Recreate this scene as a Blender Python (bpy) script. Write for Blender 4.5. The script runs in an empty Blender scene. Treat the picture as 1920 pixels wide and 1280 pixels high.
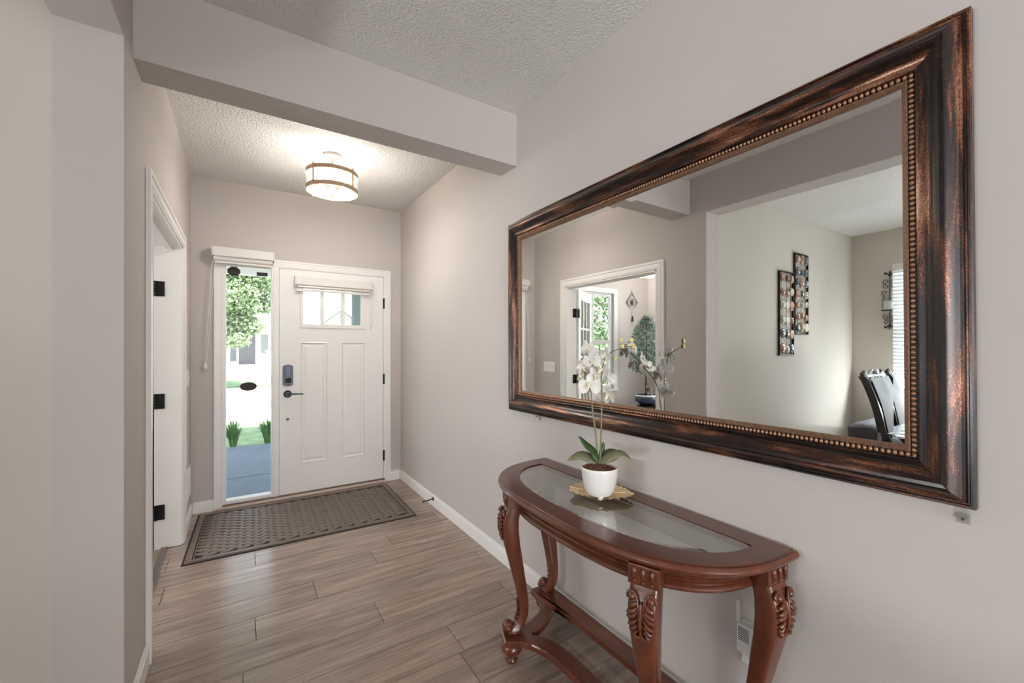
import bpy, math, random
from mathutils import Vector
R = random.Random(7)
PI = math.pi
scene = bpy.context.scene
col = scene.collection

# ------------------------------------------------------------------ camera
F, CX, HY = 791.96, 978.03, 650.81
YAW, CAMH = 0.5876, 1.3454
cam_d = bpy.data.cameras.new('camera')
cam_d.sensor_width = 36.0
cam_d.lens = F / 1920 * 36.0
cam_d.shift_x = -(CX - 960) / 1920
cam_d.shift_y = (HY - 640) / 1920
cam_d.clip_start = 0.02
cam_d.clip_end = 400
cam = bpy.data.objects.new('camera', cam_d)
cam.location = (0, 0, CAMH)
cam.rotation_euler = (PI / 2, 0, -YAW)
col.objects.link(cam)
scene.camera = cam

# ------------------------------------------------------------------ world, sun, daylight at the windows
w = bpy.data.worlds.new('sky'); scene.world = w; w.use_nodes = True
wn = w.node_tree.nodes; wl = w.node_tree.links
bg = wn['Background']
sky = wn.new('ShaderNodeTexSky'); sky.sky_type = 'NISHITA'; sky.sun_disc = False
sky.sun_elevation = math.radians(52); sky.sun_rotation = math.radians(190)
sky.air_density = 1.2; sky.dust_density = 2.5
haze = wn.new('ShaderNodeMix'); haze.data_type = 'RGBA'; haze.inputs[0].default_value = 0.55
haze.inputs[7].default_value = (6.0, 6.3, 6.8, 1)
wl.new(sky.outputs[0], haze.inputs[6]); wl.new(haze.outputs[2], bg.inputs[0])
bg.inputs[1].default_value = 0.5

sun_d = bpy.data.lights.new('sun', 'SUN'); sun_d.energy = 15.0; sun_d.angle = 0.01
sun_d.color = (1.0, 0.96, 0.9)
sun = bpy.data.objects.new('sun', sun_d); col.objects.link(sun)
sun.rotation_euler = Vector((-0.22, 0.62, -1.0)).to_track_quat('-Z', 'Y').to_euler()

def area(name, loc, direction, sx, sy, power, color=(1, 1, 1)):
    d = bpy.data.lights.new(name, 'AREA'); d.shape = 'RECTANGLE'; d.size = sx; d.size_y = sy
    d.energy = power; d.color = color
    o = bpy.data.objects.new(name, d); col.objects.link(o); o.location = loc
    o.rotation_euler = Vector(direction).to_track_quat('-Z', 'Z').to_euler()
    return o
# daylight standing in window panes; the south dining and den ones are added
area('daylight_great_room', (-1.1, -6.47, 1.35), (0, 1, .45), 4.2, 2.1, 350, (0.95, 0.98, 1.0))
area('daylight_dining', (-3.80, 0.95, 1.50), (1, 0, .35), 1.5, 1.5, 320, (0.94, 0.98, 1.0))
area('added_fill_dining_south', (-3.70, -0.85, 1.5), (1, 0, .45), 1.2, 1.6, 8, (0.94, 0.985, 1.0))  # added fill at the unseen second dining window
area('added_fill_den', (-3.17, 3.25, 1.45), (1, 0, .1), 1.1, 1.4, 60, (0.92, 0.97, 1.0))  # added fill shining through the den doorway onto the foyer wall

vs = scene.view_settings
vs.view_transform = 'Standard'; vs.look = 'None'; vs.gamma = 1.0; vs.use_curve_mapping = False
vs.exposure = 0.25
try:
    scene.cycles.max_bounces = 9; scene.cycles.diffuse_bounces = 5; scene.cycles.glossy_bounces = 6
    scene.cycles.transparent_max_bounces = 24; scene.cycles.transmission_bounces = 8
    scene.cycles.caustics_reflective = False; scene.cycles.caustics_refractive = False
    scene.cycles.sample_clamp_indirect = 6.0
except Exception:
    pass

# ------------------------------------------------------------------ helpers
ORG = {}
class M:
    """collects shapes into one mesh object (world coordinates; made local to the thing's base)"""
    def __init__(s): s.v = []; s.f = []
    def add(s, v, f):
        b = len(s.v); s.v += [tuple(p) for p in v]; s.f += [tuple(b + i for i in q) for q in f]; return s
    def box(s, x0, x1, y0, y1, z0, z1):
        x0, x1 = min(x0, x1), max(x0, x1); y0, y1 = min(y0, y1), max(y0, y1); z0, z1 = min(z0, z1), max(z0, z1)
        return s.add([(x0,y0,z0),(x1,y0,z0),(x1,y1,z0),(x0,y1,z0),(x0,y0,z1),(x1,y0,z1),(x1,y1,z1),(x0,y1,z1)],
            [(0,3,2,1),(4,5,6,7),(0,1,5,4),(1,2,6,5),(2,3,7,6),(3,0,4,7)])
    def rings(s, rings, closed=False, cap=True):
        n = len(rings[0]); v = [p for r in rings for p in r]; f = []
        m = len(rings)
        for i in range(m if closed else m - 1):
            a, b = i * n, ((i + 1) % m) * n
            for k in range(n):
                k2 = (k + 1) % n
                f.append((a + k, a + k2, b + k2, b + k))
        if cap and not closed:
            f.append(tuple(reversed(range(n)))); f.append(tuple((m - 1) * n + k for k in range(n)))
        return s.add(v, f)
    def tube(s, pts, r, seg=8, closed=False, cap=True):
        pts = [Vector(p) for p in pts]; n = len(pts)
        rr = r if isinstance(r, (list, tuple)) else [r] * n
        rings = []; up = None
        for i, p in enumerate(pts):
            if closed: t = pts[(i + 1) % n] - pts[i - 1]
            else: t = pts[min(i + 1, n - 1)] - pts[max(i - 1, 0)]
            if t.length < 1e-9: t = Vector((0, 0, 1))
            t.normalize()
            if up is None:
                up = Vector((0, 0, 1)) if abs(t.z) < 0.9 else Vector((1, 0, 0))
            x = up.cross(t)
            if x.length < 1e-6: x = Vector((1, 0, 0)).cross(t)
            x.normalize(); y = t.cross(x); up = y
            rings.append([p + rr[i] * (math.cos(2*PI*k/seg) * x + math.sin(2*PI*k/seg) * y) for k in range(seg)])
        return s.rings(rings, closed, cap)
    def lathe(s, prof, c, seg=24, axis='z', cap=True):
        rings = []
        for r, h in prof:
            ring = []
            for k in range(seg):
                a = 2 * PI * k / seg; u, v = r * math.cos(a), r * math.sin(a)
                ring.append((c[0]+u, c[1]+v, c[2]+h) if axis == 'z' else (c[0]+u, c[1]+h, c[2]+v) if axis == 'y' else (c[0]+h, c[1]+u, c[2]+v))
            rings.append(ring)
        return s.rings(rings, False, cap)
    def ball(s, c, rx, ry=None, rz=None, seg=10, rows=6):
        ry = rx if ry is None else ry; rz = rx if rz is None else rz
        v = [(c[0], c[1], c[2]-rz)]; f = []
        for i in range(1, rows):
            t = PI * i / rows
            for k in range(seg):
                a = 2*PI*k/seg
                v.append((c[0]+rx*math.sin(t)*math.cos(a), c[1]+ry*math.sin(t)*math.sin(a), c[2]-rz*math.cos(t)))
        v.append((c[0], c[1], c[2]+rz)); L = len(v) - 1
        for k in range(seg):
            k2 = (k+1) % seg
            f.append((0, 1+k2, 1+k)); f.append((L, L-seg+k, L-seg+k2))
            for i in range(rows-2):
                a = 1+i*seg; b = a+seg
                f.append((a+k, a+k2, b+k2, b+k))
        return s.add(v, f)
    def prism(s, poly, a, b, axis='z'):
        """poly of 2-D points extruded from a to b along axis"""
        n = len(poly)
        P = (lambda u, v, t: (u, v, t)) if axis == 'z' else (lambda u, v, t: (u, t, v)) if axis == 'y' else (lambda u, v, t: (t, u, v))
        v = [P(u, q, a) for u, q in poly] + [P(u, q, b) for u, q in poly]
        f = [tuple(range(n)), tuple(reversed(range(n, 2*n)))]
        f += [(i, i+n, (i+1) % n + n, (i+1) % n) for i in range(n)]
        return s.add(v, f)
    def obj(s, name, mat, parent=None, smooth=False, bevel=0.0, kind=None, angle=None):
        me = bpy.data.meshes.new(name)
        o = bpy.data.objects.new(name, me); col.objects.link(o)
        if parent is not None:
            og = ORG.get(parent.name, Vector((0, 0, 0))); o.parent = parent
        else:
            xs = [p[0] for p in s.v]; ys = [p[1] for p in s.v]; zs = [p[2] for p in s.v]
            og = Vector(((min(xs)+max(xs))/2, (min(ys)+max(ys))/2, min(zs))); o.location = og
        ORG[o.name] = og
        me.from_pydata([(p[0]-og.x, p[1]-og.y, p[2]-og.z) for p in s.v], [], s.f)
        me.update()
        import bmesh
        b = bmesh.new(); b.from_mesh(me); bmesh.ops.recalc_face_normals(b, faces=b.faces); b.to_mesh(me); b.free()
        if mat is not None: me.materials.append(mat)
        if smooth:
            for p in me.polygons: p.use_smooth = True
            if angle: me.set_sharp_from_angle(angle=math.radians(angle))
        if bevel > 0:
            m = o.modifiers.new('bevel', 'BEVEL'); m.width = bevel; m.segments = 2; m.limit_method = 'ANGLE'
        if kind: o['kind'] = kind
        return o

def thing(name, label, cat, loc, group=None):
    o = bpy.data.objects.new(name, None); col.objects.link(o); o.location = loc
    o.empty_display_size = 0.05
    ORG[o.name] = Vector(loc); o['label'] = label; o['category'] = cat
    if group: o['group'] = group
    return o
def tag(o, label, cat, group=None, kind=None):
    o['label'] = label; o['category'] = cat
    if group: o['group'] = group
    if kind: o['kind'] = kind
    return o
def struct(o, label=None):
    o['kind'] = 'structure'
    if label: o['label'] = label
    return o
def sgrp(name, loc, label=None):
    o = bpy.data.objects.new(name, None); col.objects.link(o); o.location = loc; o.empty_display_size = 0.05
    ORG[o.name] = Vector(loc); o['kind'] = 'structure'
    if label: o['label'] = label
    return o
def link_copy(src, parent, loc=None, rot=None, scale=None):
    c = src.copy(); col.objects.link(c); c.parent = parent
    if loc is not None: c.location = loc
    if rot is not None: c.rotation_euler = rot
    if scale is not None: c.scale = scale
    return c
def lerp(a, b, t): return a + (b - a) * t
def smooth_path(pts, n=6):
    """Catmull-Rom through pts"""
    P = [Vector(p) for p in pts]; out = []
    for i in range(len(P) - 1):
        p0 = P[max(i-1, 0)]; p1 = P[i]; p2 = P[i+1]; p3 = P[min(i+2, len(P)-1)]
        for k in range(n):
            t = k / n
            out.append(0.5*((2*p1)+(-p0+p2)*t+(2*p0-5*p1+4*p2-p3)*t*t+(-p0+3*p1-3*p2+p3)*t**3))
    out.append(P[-1]); return out

# ------------------------------------------------------------------ materials
def lin(r, g, b):
    def f(c):
        c /= 255.0
        return c/12.92 if c <= 0.04045 else ((c+0.055)/1.055)**2.4
    return (f(r), f(g), f(b), 1)
def nmat(name):
    m = bpy.data.materials.new(name); m.use_nodes = True
    return m, m.node_tree.nodes, m.node_tree.links, m.node_tree.nodes['Principled BSDF']
def coords(n, l, scale=(1, 1, 1), rand=0.0, world=True):
    if world:
        g = n.new('ShaderNodeNewGeometry'); src = g.outputs['Position']
    else:
        g = n.new('ShaderNodeTexCoord'); src = g.outputs['Object']
    mp = n.new('ShaderNodeVectorMath'); mp.operation = 'MULTIPLY'; mp.inputs[1].default_value = scale
    if rand:
        oi = n.new('ShaderNodeObjectInfo')
        ml = n.new('ShaderNodeMath'); ml.operation = 'MULTIPLY'; ml.inputs[1].default_value = rand
        l.new(oi.outputs['Random'], ml.inputs[0])
        ad = n.new('ShaderNodeVectorMath'); ad.operation = 'ADD'
        l.new(src, ad.inputs[0]); l.new(ml.outputs[0], ad.inputs[1]); src = ad.outputs[0]
    l.new(src, mp.inputs[0]); return mp.outputs[0]
def noise(n, l, vec, scale, detail=4, rough=0.55, dist=0.0):
    t = n.new('ShaderNodeTexNoise'); t.inputs['Scale'].default_value = scale; t.inputs['Detail'].default_value = detail
    t.inputs['Roughness'].default_value = rough; t.inputs['Distortion'].default_value = dist
    l.new(vec, t.inputs['Vector']); return t.outputs['Fac']
def ramp(n, l, fac, stops):
    r = n.new('ShaderNodeValToRGB'); e = r.color_ramp.elements
    while len(e) < len(stops): e.new(0.5)
    for i, (p, c) in enumerate(stops): e[i].position = p; e[i].color = c
    l.new(fac, r.inputs[0]); return r.outputs[0]
def bump(n, l, h, bs, strength, dist=0.01):
    b = n.new('ShaderNodeBump'); b.inputs['Strength'].default_value = strength; b.inputs['Distance'].default_value = dist
    l.new(h, b.inputs['Height']); l.new(b.outputs[0], bs.inputs['Normal'])
def plain(name, c, rough=0.5, metal=0.0, spec=0.5, bumps=None, vary=None, coat=0.0):
    m, n, l, b = nmat(name)
    b.inputs['Base Color'].default_value = c; b.inputs['Roughness'].default_value = rough
    b.inputs['Metallic'].default_value = metal; b.inputs['Specular IOR Level'].default_value = spec
    b.inputs['Coat Weight'].default_value = coat; b.inputs['Coat Roughness'].default_value = 0.1
    if bumps or vary:
        v = coords(n, l)
        if vary:
            f = noise(n, l, v, vary[0], 3); k = vary[1]
            l.new(ramp(n, l, f, [(0.25, tuple(x*(1-k) for x in c[:3])+(1,)), (0.75, tuple(min(1, x*(1+k)) for x in c[:3])+(1,))]), b.inputs['Base Color'])
        if bumps: bump(n, l, noise(n, l, v, bumps[0], 3, 0.6), b, bumps[1], bumps[2] if len(bumps) > 2 else 0.004)
    return m
MAT = {}
MAT['wall'] = plain('wall_paint', lin(198, 191, 187), 0.75, bumps=(180, 0.06), vary=(1.3, 0.015), spec=0.25)
MAT['wall_dining'] = plain('dining_wall_paint', lin(202, 197, 187), 0.75, bumps=(180, 0.06), spec=0.25)
MAT['ceiling'] = plain('knockdown_ceiling_paint', lin(238, 237, 234), 0.9, bumps=(80, 1.0, 0.013), spec=0.15)
MAT['trim'] = plain('white_trim_paint', lin(240, 238, 236), 0.35, spec=0.4)
MAT['door'] = plain('white_door_paint', lin(240, 238, 236), 0.4, spec=0.4, bumps=(90, 0.03))
MAT['white_plastic'] = plain('white_plastic', lin(232, 230, 228), 0.4)
MAT['blind'] = plain('white_shade_fabric', lin(232, 230, 226), 0.7, bumps=(300, 0.05))
m, n, l, b = nmat('translucent_white_slat'); b.inputs['Base Color'].default_value = lin(236, 238, 240); b.inputs['Roughness'].default_value = 0.6
tl = n.new('ShaderNodeBsdfTranslucent'); tl.inputs[0].default_value = (0.85, 0.88, 0.9, 1); ms_ = n.new('ShaderNodeMixShader'); ms_.inputs[0].default_value = 0.15
l.new(b.outputs[0], ms_.inputs[1]); l.new(tl.outputs[0], ms_.inputs[2]); l.new(ms_.outputs[0], n['Material Output'].inputs[0])
MAT['slat'] = m
MAT['black_metal'] = plain('black_metal', lin(28, 27, 27), 0.45, 0.6, vary=(40, 0.2))
MAT['bronze'] = plain('oil_rubbed_bronze', lin(70, 76, 82), 0.35, 0.7, vary=(30, 0.15))
MAT['chrome'] = plain('chrome', lin(210, 210, 208), 0.12, 1.0)
MAT['nickel'] = plain('brushed_nickel', lin(222, 216, 210), 0.35, 0.35)
MAT['tan_metal'] = plain('weathered_oak_band', lin(190, 160, 130), 0.5, 0.0, vary=(25, 0.15))
MAT['sill'] = plain('bronze_threshold', lin(120, 104, 98), 0.4, 0.5, vary=(10, 0.15))
MAT['sill_wood'] = plain('cream_sill', lin(210, 192, 180), 0.5)
MAT['carpet'] = plain('beige_carpet', lin(176, 158, 140), 0.95, bumps=(220, 1.0, 0.02), vary=(120, 0.35), spec=0.1)
MAT['strip'] = plain('floor_transition_metal', lin(120, 108, 108), 0.3, 0.6)
MAT['leafgreen'] = plain('orchid_leaf', lin(66, 92, 48), 0.35, vary=(30, 0.35))
MAT['leafolive'] = plain('orchid_leaf_olive', lin(112, 112, 84), 0.4, vary=(30, 0.3))
MAT['stem'] = plain('orchid_stem', lin(120, 118, 84), 0.5, vary=(40, 0.2))
m, n, l, b = nmat('orchid_petal'); b.inputs['Base Color'].default_value = lin(246, 243, 238); b.inputs['Roughness'].default_value = 0.6
tl = n.new('ShaderNodeBsdfTranslucent'); tl.inputs[0].default_value = (0.95, 0.94, 0.92, 1); ms_ = n.new('ShaderNodeMixShader'); ms_.inputs[0].default_value = 0.22
l.new(b.outputs[0], ms_.inputs[1]); l.new(tl.outputs[0], ms_.inputs[2]); l.new(ms_.outputs[0], n['Material Output'].inputs[0])
MAT['petal'] = m
MAT['lip'] = plain('orchid_lip', lin(246, 238, 212), 0.5)
MAT['bud'] = plain('orchid_bud', lin(226, 208, 140), 0.5, vary=(60, 0.12))
MAT['pot'] = plain('white_ceramic', lin(236, 232, 229), 0.12, coat=0.6)
MAT['gold'] = plain('gold_leaf_metal', lin(244, 216, 174), 0.38, 0.08, vary=(24, 0.12))
MAT['bark'] = plain('bark_chips', lin(134, 92, 72), 0.9, vary=(160, 0.5), bumps=(200, 0.6))
MAT['black'] = plain('black_lacquer', lin(20, 19, 19), 0.25)
MAT['dark_wood'] = plain('espresso_wood', lin(30, 25, 23), 0.25, coat=0.3)
MAT['silver'] = plain('silver_leaf_carving', lin(196, 200, 202), 0.3, 0.7, vary=(60, 0.25))
MAT['silver_fabric'] = plain('silver_grey_upholstery', lin(190, 196, 200), 0.55, bumps=(300, 0.1))
MAT['grey_velvet'] = plain('charcoal_velvet', lin(92, 90, 96), 0.85, vary=(12, 0.2))
MAT['iron'] = plain('wrought_iron', lin(48, 40, 34), 0.55, 0.4)
MAT['wax'] = plain('cream_wax', lin(238, 236, 224), 0.6)
MAT['navy'] = plain('navy_glaze', lin(38, 48, 74), 0.35)
MAT['sage'] = plain('sage_leaf', lin(130, 148, 136), 0.7, vary=(25, 0.45))
MAT['concrete'] = plain('porch_concrete', lin(92, 106, 119), 0.75, bumps=(60, 0.3), vary=(5, 0.12))
MAT['grass'] = plain('lawn_grass', lin(128, 152, 112), 0.9, vary=(6, 0.3), bumps=(60, 0.6, 0.03), spec=0.1)
MAT['blade'] = plain('daylily_blade', lin(84, 128, 66), 0.55, vary=(8, 0.3))
MAT['road'] = plain('pale_asphalt', lin(196, 194, 190), 0.9, vary=(3, 0.06))
MAT['walk'] = plain('sidewalk_concrete', lin(214, 211, 204), 0.9, vary=(3, 0.05))
MAT['siding'] = plain('pale_siding', lin(214, 214, 210), 0.7)
MAT['sagetrim'] = plain('sage_trim', lin(118, 130, 129), 0.6)
MAT['roof'] = plain('roof_shingles', lin(196, 186, 182), 0.9, vary=(12, 0.2), bumps=(20, 0.5))
MAT['stone'] = plain('tan_stone', lin(176, 150, 130), 0.85, vary=(4, 0.3), bumps=(14, 0.6))
MAT['greydoor'] = plain('grey_house_door', lin(84, 86, 94), 0.5)
MAT['soffit'] = plain('white_soffit', lin(236, 234, 230), 0.6)
MAT['leaf_tree'] = plain('maple_leaf', lin(130, 152, 114), 0.6, vary=(4, 0.3))
MAT['treebark'] = plain('tree_bark', lin(86, 74, 64), 0.9, bumps=(20, 0.8))
MAT['sticker'] = plain('dark_sticker', lin(40, 32, 30), 0.6)
m, n, l, b = nmat('etched_frost'); b.inputs['Base Color'].default_value = lin(205, 203, 198); b.inputs['Alpha'].default_value = 0.45; b.inputs['Roughness'].default_value = 0.8
MAT['etch'] = m
MAT['soil'] = plain('dark_soil', lin(60, 46, 40), 0.95)
MAT['disc_a'] = plain('copper_disc', lin(176, 140, 118), 0.4, 0.5)
MAT['disc_b'] = plain('slate_disc', lin(96, 106, 112), 0.4, 0.5)
MAT['disc_c'] = plain('pearl_disc', lin(206, 204, 190), 0.35, 0.4)

def glassy(name, tint, r0=0.05, rough=0.0):
    m = bpy.data.materials.new(name); m.use_nodes = True; n = m.node_tree.nodes; l = m.node_tree.links; n.clear()
    o = n.new('ShaderNodeOutputMaterial'); mx = n.new('ShaderNodeMixShader')
    lw = n.new('ShaderNodeLayerWeight'); lw.inputs[0].default_value = 0.5
    pw = n.new('ShaderNodeMath'); pw.operation = 'POWER'; pw.inputs[1].default_value = 4.0; l.new(lw.outputs['Facing'], pw.inputs[0])
    ma = n.new('ShaderNodeMath'); ma.operation = 'MULTIPLY_ADD'; ma.inputs[1].default_value = 1 - r0; ma.inputs[2].default_value = r0; l.new(pw.outputs[0], ma.inputs[0])
    t = n.new('ShaderNodeBsdfTransparent'); t.inputs[0].default_value = tint
    g = n.new('ShaderNodeBsdfGlossy'); g.inputs['Roughness'].default_value = rough
    l.new(ma.outputs[0], mx.inputs[0]); l.new(t.outputs[0], mx.inputs[1]); l.new(g.outputs[0], mx.inputs[2]); l.new(mx.outputs[0], o.inputs[0])
    return m
MAT['pane'] = glassy('window_glass', (0.985, 0.99, 0.99, 1), 0.003)
MAT['glass'] = glassy('clear_glass', (0.96, 0.97, 0.965, 1), 0.04)
MAT['table_glass'] = glassy('bevelled_table_glass', (0.96, 0.98, 0.97, 1), 0.36)
MAT['clear'] = glassy('clear_plastic', (0.97, 0.97, 0.97, 1), 0.08, 0.1)
m, n, l, b = nmat('mirror_silver'); b.inputs['Base Color'].default_value = (0.93, 0.945, 0.94, 1); b.inputs['Metallic'].default_value = 1; b.inputs['Roughness'].default_value = 0.0
MAT['mirror'] = m
# seeded lamp glass: frosted, lets the bulbs' light through
m = bpy.data.materials.new('seeded_lamp_glass'); m.use_nodes = True; n = m.node_tree.nodes; l = m.node_tree.links; n.clear()
o_ = n.new('ShaderNodeOutputMaterial'); mx = n.new('ShaderNodeMixShader'); v = coords(n, l); f = noise(n, l, v, 70, 2)
rr = ramp(n, l, f, [(0.42, (0.04, 0.04, 0.04, 1)), (0.72, (0.22, 0.22, 0.22, 1))])
t = n.new('ShaderNodeBsdfTransparent'); t.inputs[0].default_value = (1, 0.98, 0.95, 1)
d = n.new('ShaderNodeBsdfTranslucent'); d.inputs[0].default_value = (0.62, 0.59, 0.55, 1)
l.new(rr, mx.inputs[0]); l.new(t.outputs[0], mx.inputs[1]); l.new(d.outputs[0], mx.inputs[2]); l.new(mx.outputs[0], o_.inputs[0])
MAT['lampglass'] = m
def emit(name, c, s):
    m = bpy.data.materials.new(name); m.use_nodes = True; n = m.node_tree.nodes; n.clear(); l = m.node_tree.links
    o = n.new('ShaderNodeOutputMaterial'); e = n.new('ShaderNodeEmission'); e.inputs[0].default_value = c; e.inputs[1].default_value = s
    l.new(e.outputs[0], o.inputs[0]); return m
MAT['bulb'] = emit('bulb_glow', (1.0, 0.9, 0.76, 1), 22)

# vinyl plank floor
m, n, l, b = nmat('oak_vinyl_plank')
v = coords(n, l, (1.0, 1.0, 1.0), 31.0)
st = n.new('ShaderNodeVectorMath'); st.operation = 'MULTIPLY'; st.inputs[1].default_value = (1.1, 14, 1); l.new(v, st.inputs[0])
g1 = noise(n, l, st.outputs[0], 2.2, 7, 0.62, 0.6)
st2 = n.new('ShaderNodeVectorMath'); st2.operation = 'MULTIPLY'; st2.inputs[1].default_value = (4, 90, 1); l.new(v, st2.inputs[0])
g2 = noise(n, l, st2.outputs[0], 2.0, 3, 0.6)
c1 = ramp(n, l, g1, [(0.25, lin(120, 102, 93)), (0.5, lin(153, 134, 121)), (0.75, lin(184, 166, 152))])
c2 = ramp(n, l, g2, [(0.35, (0.88, 0.875, 0.87, 1)), (0.7, (1.04, 1.04, 1.04, 1))])
mu = n.new('ShaderNodeMix'); mu.data_type = 'RGBA'; mu.blend_type = 'MULTIPLY'; mu.inputs[0].default_value = 1.0
l.new(c1, mu.inputs[6]); l.new(c2, mu.inputs[7])
oi = n.new('ShaderNodeObjectInfo'); c3 = ramp(n, l, oi.outputs['Random'], [(0.0, (0.88, 0.87, 0.87, 1)), (0.5, (1, 1, 1, 1)), (1.0, (1.1, 1.08, 1.05, 1))])
mu2 = n.new('ShaderNodeMix'); mu2.data_type = 'RGBA'; mu2.blend_type = 'MULTIPLY'; mu2.inputs[0].default_value = 1.0
l.new(mu.outputs[2], mu2.inputs[6]); l.new(c3, mu2.inputs[7]); l.new(mu2.outputs[2], b.inputs['Base Color'])
b.inputs['Roughness'].default_value = 0.21; b.inputs['Specular IOR Level'].default_value = 0.6
bump(n, l, g2, b, 0.08, 0.002)
MAT['plank'] = m
MAT['subfloor'] = plain('dark_plank_joint', lin(70, 56, 48), 0.9)  # one dark base colour showing in the gaps between planks

# mahogany
m, n, l, b = nmat('mahogany')
v = coords(n, l, (7, 1.2, 1.5)); g = noise(n, l, v, 5, 6, 0.6, 0.5)
l.new(ramp(n, l, g, [(0.25, lin(76, 38, 23)), (0.55, lin(96, 49, 31)), (0.85, lin(118, 65, 43))]), b.inputs['Base Color'])
b.inputs['Roughness'].default_value = 0.27; b.inputs['Coat Weight'].default_value = 0.3; b.inputs['Coat Roughness'].default_value = 0.12
MAT['mahogany'] = m

# distressed copper / black frame; grain along the rail
def frame_mat(name, scale):
    m, n, l, b = nmat(name)
    v = coords(n, l, scale); g = noise(n, l, v, 3.0, 5, 0.65, 0.3)
    v2 = coords(n, l, (1, 1, 1)); g2 = noise(n, l, v2, 320, 2, 0.7)
    mx = n.new('ShaderNodeMath'); mx.operation = 'MULTIPLY_ADD'; mx.inputs[1].default_value = 0.38; l.new(g2, mx.inputs[0])
    ms = n.new('ShaderNodeMath'); ms.operation = 'MULTIPLY'; ms.inputs[1].default_value = 0.95; l.new(g, ms.inputs[0]); l.new(ms.outputs[0], mx.inputs[2])
    l.new(ramp(n, l, mx.outputs[0], [(0.60, lin(18, 16, 17)), (0.69, lin(54, 32, 25)), (0.77, lin(122, 72, 48)), (0.90, lin(186, 146, 118))]), b.inputs['Base Color'])
    b.inputs['Metallic'].default_value = 0.45; b.inputs['Roughness'].default_value = 0.34
    b.inputs['Coat Weight'].default_value = 0.25; b.inputs['Coat Roughness'].default_value = 0.2
    bump(n, l, g2, b, 0.12, 0.001)
    return m
MAT['frame_h'] = frame_mat('copper_frame_horizontal', (9, 1.1, 9))
MAT['frame_v'] = frame_mat('copper_frame_vertical', (9, 9, 1.1))
MAT['bead'] = plain('copper_bead', lin(168, 126, 98), 0.32, 0.5, vary=(150, 0.35))
MAT['channel'] = plain('black_channel', lin(22, 17, 15), 0.5)
MAT['frame_lip'] = plain('copper_lip', lin(128, 96, 74), 0.4, 0.4, vary=(220, 0.55))
# mat
m, n, l, b = nmat('ribbed_mat')
v = coords(n, l); g = noise(n, l, v, 260, 2, 0.7)
l.new(ramp(n, l, g, [(0.3, lin(80, 67, 60)), (0.7, lin(132, 116, 106))]), b.inputs['Base Color'])
b.inputs['Roughness'].default_value = 0.42; b.inputs['Specular IOR Level'].default_value = 0.6
bump(n, l, g, b, 0.35, 0.002)
MAT['mat'] = m
MAT['mat_base'] = plain('mat_base', lin(26, 21, 19), 0.8)

# ================================================================== THE SETTING
A, L, D, CE = 1.372, -0.333, 4.300, 2.729          # right wall, left wall, front wall, ceiling
BZ, B1, B2 = 2.425, 2.114, 2.288                   # beam underside, beam front and back
JY, JX, AY, GX = 1.967, -0.505, 2.110, -3.650      # opening jamb, stub back, art wall, far dining wall
LB = -0.473                                        # den side of the left wall
FY0, FY1, FZ = 2.437, 3.696, 2.035                 # french door opening
DNY, DNX = 4.80, -3.05                             # den front wall, den far wall

# ---- floor with planks
fl = M().box(LB, A + 0.12, -6.6, D + 0.16, -0.05, -0.004).obj('floor', MAT['subfloor'], kind='structure')
PW = 0.1965
PL = 1.22
known = {2.487: 0.346, 2.290: 0.061, 2.880: -0.352, 3.077: 0.079, 2.684: 0.713, 2.094: 0.587, 3.273: 0.844}
y = 2.094 - PW * 13
row = 0
while y < D - 0.02:
    j = [v for k, v in known.items() if abs(k - y) < 0.05]
    ph = j[0] if j else R.uniform(-0.5, 0.7)
    x = ph - PL * 3
    in_den_gap = FY0 < y + PW / 2 < FY1
    lo = -0.414 if in_den_gap else (L if y > JY - 0.05 else -0.50)
    while x < A:
        x0, x1 = max(x, lo), min(x + PL, A)
        if x1 - x0 > 0.02:
            g = 0.0014
            M().box(x0 + g, x1 - g, y + g, min(y + PW, D + 0.01) - g, -0.004, 0.0).obj('plank', MAT['plank'], fl)
        x += PL
    y += PW; row += 1
M().box(GX - .1, LB - .002, -1.75, AY + .1, -0.05, -0.0005).obj('floor', MAT['plank'], kind='structure')
M().box(DNX - .1, -0.43, AY + .1, DNY + .1, -0.06, -0.001).obj('floor', MAT['carpet'], kind='structure')['label'] = 'beige carpet of the den'
M().box(-3.65, A + .1, -6.6, -2.3, -0.004, 0.0).obj('floor', MAT['plank'], kind='structure')
struct(M().box(-0.44, -0.405, FY0, FY1, -0.001, 0.009).obj('trim_1', MAT['strip'], bevel=0.003), 'dark metal strip between plank floor and carpet')

# ---- ceiling and beam
M().box(GX - .15, A + .15, -6.7, DNY + .15, CE, CE + .12).obj('ceiling', MAT['ceiling'], kind='structure')
struct(M().box(L, A, B1, B2, BZ, CE).obj('beam', MAT['wall']), 'painted beam crossing the hall ceiling')

# ---- walls
M().box(A, A + .12, -6.6, D + .15, 0, CE).obj('wall_right', MAT['wall'], kind='structure')
# left wall with french-door opening, stub end and header over the dining opening
wlft = M()
wlft.box(LB, L, AY, FY0, 0, CE).box(LB, L, FY1, D + .0, 0, CE).box(LB, L, FY0, FY1, FZ, CE)
wlft.box(JX, L, JY, AY, 0, CE).box(JX, LB, AY, AY + .1, 0, CE)
wlft.box(JX, L, -1.75, JY, BZ - .01, CE)
wlft.box(JX, L, -1.75, -0.9, 0, BZ - .01)
wlft.obj('wall_left', MAT['wall'], kind='structure')
# front wall with opening for sidelight and door
SX0, SX1, DX0, DX1, DZ = -0.125, 0.250, 0.274, 1.205, 2.060
wf = M()
wf.box(LB, SX0, D, D + .15, 0, CE).box(DX1, A, D, D + .15, 0, CE).box(SX0, DX1, D, D + .15, DZ, CE)
wf.obj('wall_front', MAT['wall'], kind='structure')
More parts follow.
